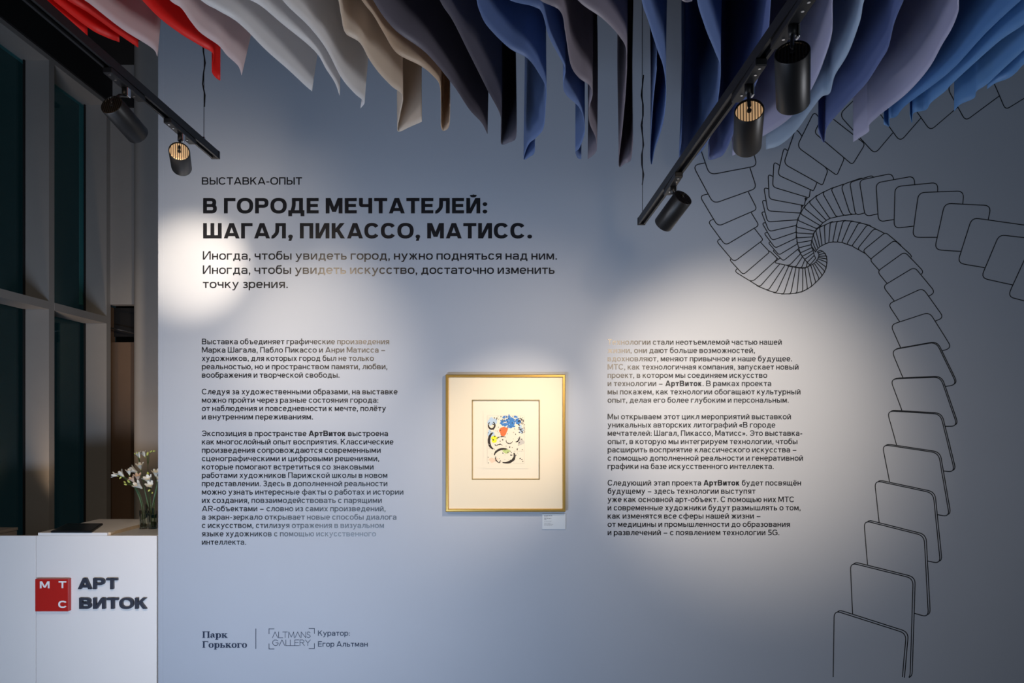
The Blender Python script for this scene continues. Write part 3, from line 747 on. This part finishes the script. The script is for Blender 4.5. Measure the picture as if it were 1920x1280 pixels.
S = sheet
S([(20, -38), (60, 0), (92, 28), (121, 50)], 'red', 'bright red hanging sheet closest to the window wall')
S([(73, -2), (121, 36), (164, 68)], 'red', 'second bright red hanging sheet from the window wall')
S([(95, -4), (166, 52), (200, 70), (224, 79)], 'red', 'third bright red hanging sheet from the window wall')
S([(118, -6), (166, 24), (222, 64), (259, 89)], 'red', 'fourth bright red hanging sheet, partly behind a pinkish white one', )
S([(152, -6), (170, 8), (230, 55), (285, 90), (295, 106)], 'pink', 'pinkish white hanging sheet just before the wall edge, first pale one from windows', .10)
S([(262, -5), (300, 34), (340, 64), (378, 87), (400, 101), (398, 122), (398, 136), (405, 146), (413, 151)], 'red', 'bright red sheet with a twisted drooping tail, alone between white sheets')
S([(315, -3), (340, 15), (358, 40), (377, 62), (410, 85), (425, 103), (447, 124), (453, 141)], 'pink', 'reddish-pink translucent sheet with pale edge beside the drooping red tail', .22)
S([(372, -4), (410, 20), (450, 45), (500, 95), (540, 130), (572, 160), (585, 171)], 'white', 'broad white sheet beside the reddish-pink translucent one', .14)
S([(420, -18), (480, 5), (530, 45), (590, 95), (612, 130), (628, 155), (637, 179)], 'white', 'narrow-tipped white sheet between two broad white sheets', .02)
S([(530, 0), (580, 50), (612, 92), (640, 145), (665, 175), (683, 191), (676, 203)], 'white', 'grey-white sheet with a curled tip, last plain white before the cream ones', .12)
S([(632, -10), (640, 30), (648, 62), (675, 80), (693, 112), (712, 138), (735, 162), (755, 180), (750, 215), (746, 246), (768, 238), (791, 228)], 'cream', 'cream sheet with a wide twisted square tail', 0)
S([(675, -6), (700, 28), (720, 62), (745, 100), (790, 124), (815, 145), (825, 162), (827, 200), (827, 236), (832, 245), (842, 236), (844, 200)], 'beige', 'tan beige sheet ending in a thin looped tail', 0)
S([(697, -5), (740, 55), (800, 100), (850, 160), (880, 205), (903, 230), (914, 251)], 'plum', 'dark plum sheet next to the tan one, ending in a sharp tip', .03)
S([(823, -4), (850, 40), (880, 100), (915, 170), (938, 215), (940, 245), (940, 270), (955, 267), (966, 261), (969, 245)], 'dark', 'near-black violet sheet between dark plum and bright blue ones', 0)
S([(893, -6), (900, 22), (915, 50), (955, 90), (990, 110), (1012, 140), (1024, 166), (1023, 200), (1019, 240), (1005, 258), (993, 268), (986, 282), (982, 299), (993, 294), (1002, 286), (1003, 264)], 'blue', 'mid-blue sheet with a curled rolled tail, first blue one after the dark sheets', 0)
S([(945, -8), (1000, 12), (1017, 25), (1030, 70), (1052, 112), (1060, 132), (1056, 160), (1062, 178), (1085, 200), (1094, 222), (1096, 250), (1086, 278), (1079, 284), (1083, 296), (1090, 298)], 'blue', 'blue ribbon-like sheet twisted beside the greyish mauve one', 0)
S([(1005, -8), (1050, 20), (1060, 60), (1070, 120), (1085, 145), (1105, 160), (1111, 177), (1104, 205), (1106, 232), (1117, 258), (1119, 280), (1112, 291), (1102, 298)], 'mauve', 'greyish mauve sheet folded around a twisted blue one', 0)
S([(1078, -8), (1130, 35), (1163, 70), (1175, 100), (1173, 170), (1167, 240), (1160, 310), (1172, 306), (1183, 299), (1187, 265)], 'mauve', 'dark mauve sheet with a long straight tail beside the hanging track wire', 0)
S([(1203, -8), (1216, 40), (1231, 88), (1244, 126), (1249, 170), (1246, 215), (1238, 250), (1228, 280), (1222, 308), (1219, 288), (1224, 200), (1231, 130)], 'blue', 'slim blue sheet standing alone beyond the hanging track wire', 0)
S([(1268, -14), (1278, 0), (1287, 4), (1298, 2)], 'mauve', 'tip of a pale mauve sheet just showing at the top edge', 0)
S([(1306, -16), (1322, 50), (1340, 95), (1351, 130), (1346, 190), (1340, 235), (1322, 275), (1300, 298), (1285, 306), (1273, 300), (1277, 270)], 'blue', 'wide blue sheet folded double, its corner behind the long track', .05)
S([(1450, -30), (1440, 60), (1420, 150), (1388, 220), (1360, 284), (1345, 296), (1329, 299), (1330, 286)], 'deep', 'deep navy blue sheet behind the middle spotlight', 0)
S([(1563, -8), (1560, 60), (1545, 112), (1525, 160), (1500, 200), (1470, 230), (1420, 262), (1390, 283), (1373, 292)], 'lav', 'large lavender sheet behind the two upper spotlights', -.02)
S([(1624, -8), (1612, 40), (1590, 100), (1565, 142), (1556, 174), (1540, 182), (1520, 207), (1492, 246), (1462, 272), (1436, 280)], 'pale', 'pale silvery blue sheet next to the large lavender one', 0)
S([(1703, -12), (1690, 10), (1676, 45), (1665, 90), (1650, 116), (1625, 155), (1600, 182), (1572, 212), (1550, 240), (1545, 267), (1534, 248)], 'deep', 'navy sheet with a lavender sheen between pale silvery and lavender ones', 0)
S([(1800, -8), (1797, 20), (1785, 52), (1765, 86), (1740, 130), (1700, 175), (1650, 215), (1628, 236), (1629, 246), (1612, 258), (1600, 266)], 'lav', 'lavender sheet with a squared pale corner over the drawing', 0)
S([(1930, -14), (1850, 60), (1780, 135), (1700, 196), (1681, 218), (1667, 223), (1667, 237), (1657, 233)], 'sky2', 'deep sky-blue sheet beyond the squared lavender one', 0)
S([(1960, 4), (1920, 45), (1870, 80), (1790, 152), (1772, 171), (1746, 192), (1736, 206), (1713, 212), (1710, 230), (1706, 216)], 'sky', 'sky-blue sheet with a thin dripping tip, third from the far side', 0)
S([(2000, 18), (1930, 84), (1880, 130), (1850, 158), (1831, 171), (1826, 184), (1800, 196), (1789, 208)], 'sky', 'broad bright blue sheet with a straight vertical edge', 0)
S([(2040, 30), (1960, 90), (1920, 120), (1905, 136), (1890, 147), (1866, 156), (1851, 167)], 'sky', 'light blue sheet farthest from the windows, outermost of the row', 0)

# ------------------------------------------------------------------ tracks and spotlights
def track(x0, y0, x1, y1, z, wires, label):
    """rail from (x0,y0) near the wall to (x1,y1) towards the hall, z above the floor"""
    e = empty('lighting_track', (x0, y0, z))
    dv = Vector((x1-x0, y1-y0, 0)); L = dv.length; ang = math.atan2(dv.y, dv.x)
    bm = bmesh.new()
    w_, h_, g_ = .018, .034, .009
    prof = [(-w_, 0), (w_, 0), (w_, -h_), (g_, -h_), (g_, -h_+.014), (-g_, -h_+.014), (-g_, -h_), (-w_, -h_)]
    ra = [bm.verts.new((0, p[0], p[1])) for p in prof]; rb = [bm.verts.new((L, p[0], p[1])) for p in prof]
    for k in range(8): bm.faces.new((ra[k], ra[(k+1) % 8], rb[(k+1) % 8], rb[k]))
    bm.faces.new(ra); bm.faces.new(rb[::-1])
    o = from_bm('rail', bm, M_track, e); o.rotation_euler = (0, 0, ang)
    bm = bmesh.new(); box_bm(bm, -.012, 0.004, -.0195, .0195, -.0355, .0015, .002)
    o = from_bm('end_cap', bm, M_track, e); o.rotation_euler = (0, 0, ang)
    for s_ in wires:
        p = dv.normalized()*s_
        bm = bmesh.new(); tube_bm(bm, [(p.x, p.y, 0), (p.x+.001, p.y, .35), (p.x-.001, p.y, .7), (p.x, p.y, CEIL-z)], .0016, 6)
        wv = from_bm('suspension_wire', bm, M_wire, e)
        bm = bmesh.new(); box_bm(bm, p.x-.006, p.x+.006, p.y-.006, p.y+.006, 0, .02, .002)
        from_bm('wire_clamp', bm, M_steel, e)
    # slack power lead wound along the first wire
    p = dv.normalized()*wires[0]
    bm = bmesh.new(); tube_bm(bm, [(p.x+.006*math.sin(k*1.9), p.y+.004*math.cos(k*1.9), .16+k*.05) for k in range(12)], .0032, 6)
    from_bm('power_lead', bm, M_track, e)
    return tag(e, label, 'lighting track')
ZL, ZR = EYE+1.30, EYE+1.05
LX0, LY0 = at(403, 283, F*1.3/(CY-283)).x, F*1.3/(CY-283)
RX0, RY0 = at(1203, 408, F*1.05/(CY-408)).x, F*1.05/(CY-408)
RX1, RY1 = at(1490, 0, F*1.05/CY).x, F*1.05/CY
rk = (RX1-RX0)/(RY1-RY0)
track(LX0, LY0, LX0-.06, -0.6, ZL, (.11, 2.6), 'long black lighting track on wires beside the window wall')
track(RX0, RY0, RX0+rk*(-.6-RY0), -0.6, ZR, (.02, 2.9), 'long black lighting track crossing in front of the blue sheets')

def spotlight(x, y, zt, target, label, power, deg, blend, lit, spill=40, drop=.125, length=.15, rad=.041, side=(0, 0), dirv=None, col=(1.0, 0.79, 0.575)):
    """x,y under the rail at height zt; body axis towards target"""
    e = empty('spotlight', (x, y, zt))
    tdir = dirv
    c = Vector((side[0], side[1], -drop))             # body centre, relative
    ax = (Vector(target)-(Vector((x, y, zt))+c)).normalized()
    bm = bmesh.new(); box_bm(bm, -.016, .016, -.11, .11, -.022, -.0005, .003); ad = from_bm('track_adapter', bm, M_track, e)
    ad.rotation_euler = (0, 0, 0)
    bm = bmesh.new()
    bm.free()
    for yy in (-.095, -.06, .06):
        bm = bmesh.new(); lathe_bm(bm, [(0, -.0245), (.004, -.0245), (.004, -.022), (0, -.022)], Matrix.Translation((0, yy, 0)), 8); from_bm('screw', bm, M_steel, ad)
    M = Matrix.Translation(c) @ ax.to_track_quat('Z', 'Y').to_matrix().to_4x4()
    q = M @ Vector((0, 0, -length*.5))                # centre of the vented back
    bm = bmesh.new(); tube_bm(bm, [(0, 0, -.02), (0, 0, -.052)], .011, 12); from_bm('stem', bm, M_lamp, e, True)
    bm = bmesh.new(); tube_bm(bm, [(0, 0, -.05), (q.x*.4, q.y*.4, -.062), tuple(q+Vector((0, 0, .012))), tuple(M @ Vector((0, 0, -length*.5+.004)))], .0055, 8); from_bm('bracket', bm, M_lamp, e, True)
    bm = bmesh.new(); box_bm(bm, .010, .016, -.010, .010, -.055, -.022, .002); from_bm('locking_clip', bm, M_steel, e)
    bm = bmesh.new(); h_ = length/2
    lathe_bm(bm, [(rad-.004, -h_+.003), (rad-.003, -h_), (rad-.001, -h_), (rad, -h_+.002), (rad, h_-.002), (rad-.001, h_), (rad-.004, h_), (rad-.005, h_-.02), (rad-.006, -h_+.02)], M, 40)
    from_bm('lamp_body', bm, M_lamp, e, 'auto')
    bm = bmesh.new(); lathe_bm(bm, [(0, -h_+.006), (rad-.004, -h_+.006)], M, 40)
    vent = from_bm('back_vent', bm, M_grille_lit if lit else M_grille, e)
    bm = bmesh.new(); R_ = rad-.005
    xax = (M.to_3x3() @ Vector((1, 0, 0)))
    Ml = M @ Matrix.Rotation(math.atan2(-(M.to_3x3() @ Vector((1, 0, 0))).y, 1)*0, 4, 'Z')
    for k in range(-4, 5):
        xx = k*R_/4.6; yy = math.sqrt(max(0, R_*R_-xx*xx))
        b2 = bmesh.new(); box_bm(b2, xx-.0011, xx+.0011, -yy, yy, -h_-.0005, -h_+.006)
        for v in b2.verts: v.co = Ml @ v.co
        tmp = bpy.data.meshes.new('t'); b2.to_mesh(tmp); b2.free(); bm.from_mesh(tmp); bpy.data.meshes.remove(tmp)
    b2 = bmesh.new(); lathe_bm(b2, [(0, -h_-.002), (.006, -h_-.002), (.006, -h_+.005), (0, -h_+.005)], M, 10)
    tmp = bpy.data.meshes.new('t'); b2.to_mesh(tmp); b2.free(); bm.from_mesh(tmp); bpy.data.meshes.remove(tmp)
    from_bm('vent_slats', bm, M_lamp, vent)
    bm = bmesh.new(); lathe_bm(bm, [(0, h_-.016), (rad-.0055, h_-.016)], M, 32); from_bm('lens', bm, M_lens, e)
    tag(e, label, 'spotlight', 'track spotlights')
    p = Vector((x, y, zt))+(M @ Vector((0, 0, h_+.004)))
    l = spot('lamp_light', p, target, power, deg, blend, col)
    l.parent = e; l.location = p-e.location
    l2 = spot('lamp_spill', p, target, spill, 105, 1.0, col); l2.parent = e; l2.location = p-e.location
    return e
def lx(y): return LX0-.06*(y-LY0)/(-.6-LY0)
def rx(y): return RX0+rk*(y-RY0)
W = lambda px, py: tuple(wallpt(px, py))
YL1, YL2 = F*1.27/(CY-240), F*1.27/(CY-152)
YR1, YR2, YR3 = F*1.02/(CY-338), F*1.02/(CY-143), F*1.02/(CY-28)
spotlight(lx(YL1), YL1, ZL-.034, W(368, 500), 'black cylinder spotlight with glowing vent at the end of the track near the windows', 160, 33, 1.0, True, 28, drop=.13)
spotlight(lx(YL2), YL2, ZL-.034, W(600, 640), 'unlit-backed black spotlight second from the end of the track near the windows', 72, 46, 1.0, False, 4, drop=.14)
spotlight(rx(YR1), YR1, ZR-.034, W(948, 820), 'black spotlight at the lower end of the track, aimed at the framed print', 112, 40, 1.0, False, 34, drop=.125)
spotlight(rx(YR2), YR2, ZR-.034, W(1375, 770), 'black spotlight with glowing slatted vent, middle one on the track before the blue sheets', 300, 53, 1.0, True, 15, drop=.15)
spotlight(rx(YR3), YR3, ZR-.034, W(1500, 950), 'largest-looking black spotlight, dark vent, in front of the lavender sheet', 30, 66, 1.0, False, 20, drop=.155)

spotlight(lx(1.75), 1.75, ZL-.034, W(500, 960), 'added black spotlight overhead on the track near the windows, above the edge of view', 135, 62, 1.0, False, 34, drop=.14)  # unseen lamp, added to light the lower left of the wall

# ------------------------------------------------------------------ reception counter
cz = EYE-(1004-CY)/300; cb = 4.87
X = lambda px: (px-CX)/300
c = empty('reception_counter', (X(180), D, 0))
for nm, a_ in (('front_panel', (X(67.6), X(293.5), D+.001, D+.02, 0.0, cz)), ('front_panel', (X(67)-.75, X(66.6), D+.001, D+.02, 0.0, cz)),
               ('side_panel', (X(293.5)-.018, X(293.5), D+.0205, cb, 0.0, cz-.0005)), ('side_panel', (X(67.6), X(67.6)+.018, D+.0205, cb, 0.0, cz-.0005)),
               ('back_panel', (X(67.6)+.019, X(293.5)-.019, cb-.02, cb, 0.0, cz-.021)), ('counter_top', (X(67.6)+.0185, WL+.28, D+.162, cb+.02, cz-.02, cz)),
               ('counter_top', (X(67.6)+.0185, X(293.5)-.0185, D+.0205, D+.1615, cz-.02, cz))):
    adopt(box(nm, *a_, M_white if 'panel' in nm else M_top, None, .0012), c)
adopt(box('raised_top', X(70.5), X(200), D+.003, cb+.02, cz+.0003, cz+.019, M_white, None, .0015), c)
adopt(box('wooden_edge', X(200)+.0003, X(200)+.014, D+.02, cb+.02, cz+.0003, cz+.018, M_tan), c)
tag(c, 'white reception counter with red square logo, standing against the wall edge', 'counter')

def extrude(name, polys, m, y0, depth, parent=None):
    """solid letters on the counter front: pixel polygons at the counter's front"""
    bm = bmesh.new()
    for k, p in enumerate(polys):
        ar = sum(p[j][0]*p[(j+1) % len(p)][1]-p[(j+1) % len(p)][0]*p[j][1] for j in range(len(p)))
        q = p if ar < 0 else p[::-1]; dd = k*2.2e-5
        A_ = [bm.verts.new((X(x), y0-depth-dd, EYE+(CY-y)/300)) for x, y in q]; B_ = [bm.verts.new((X(x), y0, EYE+(CY-y)/300)) for x, y in q]
        bm.faces.new(A_)
        for j in range(len(q)): bm.faces.new((A_[j], B_[j], B_[(j+1) % len(q)], A_[(j+1) % len(q)]))
    o = from_bm(name, bm, m)
    if parent: adopt(o, parent)
    return o
M_red = mat('red_acrylic', (0.48, 0.016, 0.012), 0.35)
M_letter = mat('charcoal_letter', (0.035, 0.04, 0.06), 0.45)
M_lw = mat('white_letter', (0.85, 0.85, 0.86), 0.5)
g = empty('square_logo', (X(103), D, EYE+(CY-1144)/300))
K = (D-.028)/D                     # the block's face stands 28 mm out
def pull(ps, k): return [[(CX+(x-CX)*k, CY+(y-CY)*k) for x, y in p] for p in ps]
adopt(box('logo_block', X(71.8/1)*1+.022*0, X(133.6), D-.028, D, EYE+(CY-1143.6)/300, EYE+(CY-1083.5)/300, M_red, None, .0012), g)
for ch, xa, xb, yb_ in (('М', 75, 93, 1102.5), ('Т', 110, 124.5, 1102.2), ('С', 109.5, 124.8, 1139)):
    extrude('logo_letter', pull(line_polys(ch, xa, xb, yb_, 13.1, .12, .10), K), M_lw, D-.0282, .0012, g)
tag(g, 'red square block with three white letters fixed to the counter front', 'logo')
g = empty('raised_lettering', (X(210), D, EYE+(CY-1142)/300))
ART = line_polys('АРТ', 145.5, 219.5, 1104.3, 20.6, .138, .10); VIT = line_polys('ВИТОК', 148, 274.5, 1141.3, 20.6, .138, .10)
extrude('word', pull(ART, (D-.016)/D), M_letter, D, .016, g); extrude('word', pull(VIT, (D-.016)/D), M_letter, D, .016, g)
tag(g, 'raised charcoal two-line lettering on the white counter front', 'lettering')
# low cabinet behind the counter panel
M_beige = mat('beige_cabinet', (0.50, 0.44, 0.38), .5)
cab = empty('low_cabinet', (-3.82, 4.75, 0))
adopt(box('cabinet_body', -3.885, -3.675, 4.46, 4.985, 0, .865, M_beige), cab); adopt(box('cabinet_top', -3.89, -3.668, 4.45, 4.99, .8652, .885, M_beige, None, .002), cab)
tag(cab, 'low beige cabinet by the windows behind the white counter', 'cabinet')
# tablet on the raised top
zt = cz+.019
def topt(px, py, z): Y = F*(EYE-z)/(py-CY); return Vector(((px-CX)*Y/F, Y, z))
M_tab = mat('black_tablet', (0.010, 0.011, 0.014), .22)
qs = [topt(*p, zt+.012) for p in ((95, 995), (172, 995), (193, 980.5), (126, 980.5))]
tb = empty('tablet', (sum((q.x for q in qs))/4, sum((q.y for q in qs))/4, zt))
bm = bmesh.new()
A_ = [bm.verts.new(q) for q in qs]; B_ = [bm.verts.new(Vector((q.x, q.y, zt+.0004))) for q in qs]
bm.faces.new(A_); bm.faces.new(B_[::-1])
for j in range(4): bm.faces.new((A_[j], B_[j], B_[(j+1) % 4], A_[(j+1) % 4]))
bmesh.ops.bevel(bm, geom=bm.edges[:], offset=.002, segments=2, affect='EDGES')
adopt(from_bm('tablet_case', bm, M_track), tb)
bm = bmesh.new(); cq = sum(qs, Vector())/4
bm.faces.new([bm.verts.new(cq+(q-cq)*.93+Vector((0, 0, .0006))) for q in qs]); adopt(from_bm('screen', bm, M_tab), tb)
tag(tb, 'flat black tablet lying on the raised counter top', 'tablet')

# vases and freesias
def real_glass(name, col):
    m = bpy.data.materials.new(name); m.use_nodes = True; p = m.node_tree.nodes['Principled BSDF']
    p.inputs['Base Color'].default_value = (*col, 1); p.inputs['Roughness'].default_value = .02
    p.inputs['Transmission Weight'].default_value = 1; p.inputs['IOR'].default_value = 1.2
    return m
M_glass = real_glass('clear_vase_glass', (.96, .995, .98)); M_water = real_glass('vase_water', (.94, .99, .95))
M_stem = mat('green_stem', (.06, .12, .03), .5); M_leaf = mat('green_leaf', (.05, .10, .035), .5)
M_petal = mat('white_petal', (.80, .78, .70), .6); M_bud = mat('yellow_green_bud', (.55, .60, .14), .55); M_pk = mat('peach_petal', (.70, .52, .40), .6)
def vase(px, Y, r, h_, label):
    x = (px-CX)*Y/F; e = empty('glass_vase', (x, Y, cz))
    bm = bmesh.new(); lathe_bm(bm, [(0, .0006), (r, .0006), (r, h_), (r-.003, h_), (r-.003, .008), (0, .008)], seg=28); from_bm('tumbler', bm, M_glass, e, 'auto')
    bm = bmesh.new(); lathe_bm(bm, [(0, .0085), (r-.0035, .0085), (r-.0035, h_*.80), (0, h_*.80)], seg=28); from_bm('water', bm, M_water, e, 'auto')
    return tag(e, label, 'vase', 'glass vases on the counter'), Vector((x, Y, cz))
_, v1 = vase(269.5, 4.56, .0265, .122, 'clear glass of water with stems, outer one near the tablet')
_, v2 = vase(286.5, 4.56, .0265, .118, 'clear glass of water with stems, tucked against the wall edge')
_, v3 = vase(281, 4.66, .0265, .155, 'taller clear glass standing behind the two front ones')
def flower(bm, p, dirv, s):
    """a funnel-shaped six-petalled blossom"""
    M = Matrix.Translation(p) @ Vector(dirv).normalized().to_track_quat('Z', 'Y').to_matrix().to_4x4()
    for k in range(6):
        a0 = k*math.pi/3+random.uniform(-.1, .1); rows_ = []
        for rr, zz, ww in ((.10, 0, .10), (.22, .35, .22), (.36, .68, .30), (.55, .95, .22), (.62, 1.05, .04)):
            r_ = []
            for u in (-1, -.4, .4, 1):
                an = a0+u*ww/max(rr, .12)*.75; r2 = rr*(1-.10*(1-abs(u)))+(.06 if k % 2 else 0)*zz
                r_.append(bm.verts.new(M @ Vector((s*r2*math.cos(an), s*r2*math.sin(an), s*zz*1.05))))
            rows_.append(r_)
        for a_, b_ in zip(rows_, rows_[1:]):
            for j in range(3): bm.faces.new((a_[j], a_[j+1], b_[j+1], b_[j]))
def budm(bm, p, dirv, s):
    M = Matrix.Translation(p) @ Vector(dirv).normalized().to_track_quat('Z', 'Y').to_matrix().to_4x4()
    lathe_bm(bm, [(0, 0), (s*.22, s*.15), (s*.30, s*.5), (s*.2, s*.85), (0, s*1.05)], M, 10)
def bez(a_, b_, c_, n=10): return [a_*(1-t)**2+b_*2*t*(1-t)+c_*t*t for t in [k/n for k in range(n+1)]]
def fpt(px, py, Y): return at(px, py, Y)
def freesia(base, ctrl, tip, blooms, buds, label, leaf=None, peach=False):
    e = empty('freesia', base)
    loc = lambda v: v-base
    pts = bez(loc(base), loc(ctrl), loc(tip), 12)
    bm = bmesh.new(); tube_bm(bm, pts, .0022, 6, .0011)
    for q, dv, s in blooms+buds:
        k = min(range(5, 13), key=lambda i: (pts[i]-loc(q)).length); tube_bm(bm, [pts[max(4, k-2)], (pts[k]+loc(q))/2+Vector((0, 0, -.003)), loc(q)+Vector(dv).normalized()*.002], .0010, 5)
    from_bm('stem', bm, M_stem, e, True)
    for q, dv, s in blooms:
        bm = bmesh.new(); flower(bm, loc(q), dv, s*1.25); from_bm('blossom', bm, M_pk if peach and s < .034 else M_petal, e, True)
        bm = bmesh.new(); budm(bm, loc(q)-Vector(dv).normalized()*.006, dv, .016); from_bm('calyx', bm, M_bud, e, True)
    for q, dv, s in buds:
        bm = bmesh.new(); budm(bm, loc(q), dv, s); from_bm('bud', bm, M_bud, e, True)
    if leaf:
        a_, b_, c_, wd = leaf; L_ = bez(loc(a_), loc(b_), loc(c_), 10); bm = bmesh.new(); pr_ = None
        for k, q in enumerate(L_):
            h2 = wd*math.sin(math.pi*min(1, (k+1.2)/11.5)); r_ = [bm.verts.new(q+Vector((-h2, 0, 0))), bm.verts.new(q+Vector((0, .003, 0))), bm.verts.new(q+Vector((h2, 0, 0)))]
            if pr_:
                for j in range(2): bm.faces.new((pr_[j], pr_[j+1], r_[j+1], r_[j]))
            pr_ = r_
        from_bm('leaf', bm, M_leaf, e, True)
    return tag(e, label, 'flower', 'freesias in the glass vases')
B = lambda v, dx=0, dy=0: v+Vector((dx, dy, .012))
U_ = (0.1, -.25, 1)
freesia(B(v1, -.004), fpt(270, 930, 4.56), fpt(238, 895, 4.54), [(fpt(232, 893, 4.53), (-.5, -.3, .7), .034), (fpt(221, 892, 4.53), (-1, -.2, .3), .026), (fpt(243, 890, 4.54), (0, -.3, 1), .028)], [(fpt(228, 893, 4.52), (-.3, -.3, -.5), .020)], 'white freesia leaning farthest out over the counter, three blooms in a row')
freesia(B(v1, .008), fpt(272, 930, 4.55), fpt(250, 906, 4.52), [(fpt(266, 915, 4.50), (-.4, -.5, .6), .040), (fpt(259, 900, 4.51), (.1, -.4, 1), .033), (fpt(252, 904, 4.51), (-.3, -.4, .8), .030)], [(fpt(244, 905, 4.52), (-.5, -.2, .7), .026), (fpt(238, 909, 4.52), (-.8, -.2, .4), .020), (fpt(236, 905, 4.52), (-.8, -.2, .6), .017)], 'freesia with a large white bloom and peach-tinted ones above the outer glass', leaf=(fpt(266, 950, 4.55), fpt(262, 925, 4.55), fpt(250, 908, 4.55), .006), peach=True)
freesia(B(v3, -.004), fpt(276, 930, 4.65), fpt(260, 858, 4.68), [(fpt(262, 858, 4.67), (-.25, -.2, 1), .032), (fpt(257, 885, 4.68), (-.7, -.4, .5), .040), (fpt(264, 880, 4.66), (0, -.4, 1), .034)], [(fpt(254, 852, 4.63), (-.5, 0, .8), .014), (fpt(258, 850, 4.63), (-.2, 0, 1), .012)], 'tall freesia carrying white blooms at two heights, behind the leaning one')
freesia(B(v3, .006), fpt(278, 915, 4.66), fpt(277, 852, 4.74), [(fpt(272, 856, 4.74), (-.3, -.2, 1), .030)], [(fpt(276, 854, 4.65), (.3, -.2, .9), .028), (fpt(281, 848, 4.66), (.8, 0, .7), .020), (fpt(286, 845.5, 4.66), (1, 0, .1), .020)], 'tallest freesia with one white bloom and a dark bent tip')
freesia(B(v2, -.006), fpt(282, 935, 4.56), fpt(281, 900, 4.55), [(fpt(283, 903, 4.53), (-.1, -.6, .6), .036), (fpt(284, 913, 4.52), (.1, -.7, .5), .034), (fpt(276, 902, 4.55), (-.4, -.3, .8), .028)], [(fpt(278, 891, 4.54), (0, -.3, 1), .026), (fpt(282, 917, 4.51), (-.2, -.5, -.4), .022), (fpt(286, 922, 4.51), (.1, -.5, -.5), .016)], 'freesia with two clustered white blooms over the glass by the wall edge', leaf=(fpt(279, 950, 4.56), fpt(274, 930, 4.56), fpt(270, 912, 4.56), .005))
freesia(B(v2, .008), fpt(288, 940, 4.60), fpt(293, 890, 4.60), [(fpt(292, 893, 4.58), (.2, -.4, 1), .034), (fpt(295, 902, 4.59), (.5, -.4, .6), .030)], [(fpt(291, 884, 4.60), (.1, -.1, 1), .018)], 'yellowish white freesia half hidden by the wall edge', leaf=(fpt(285, 950, 4.58), fpt(292, 925, 4.58), fpt(296, 900, 4.58), .006))
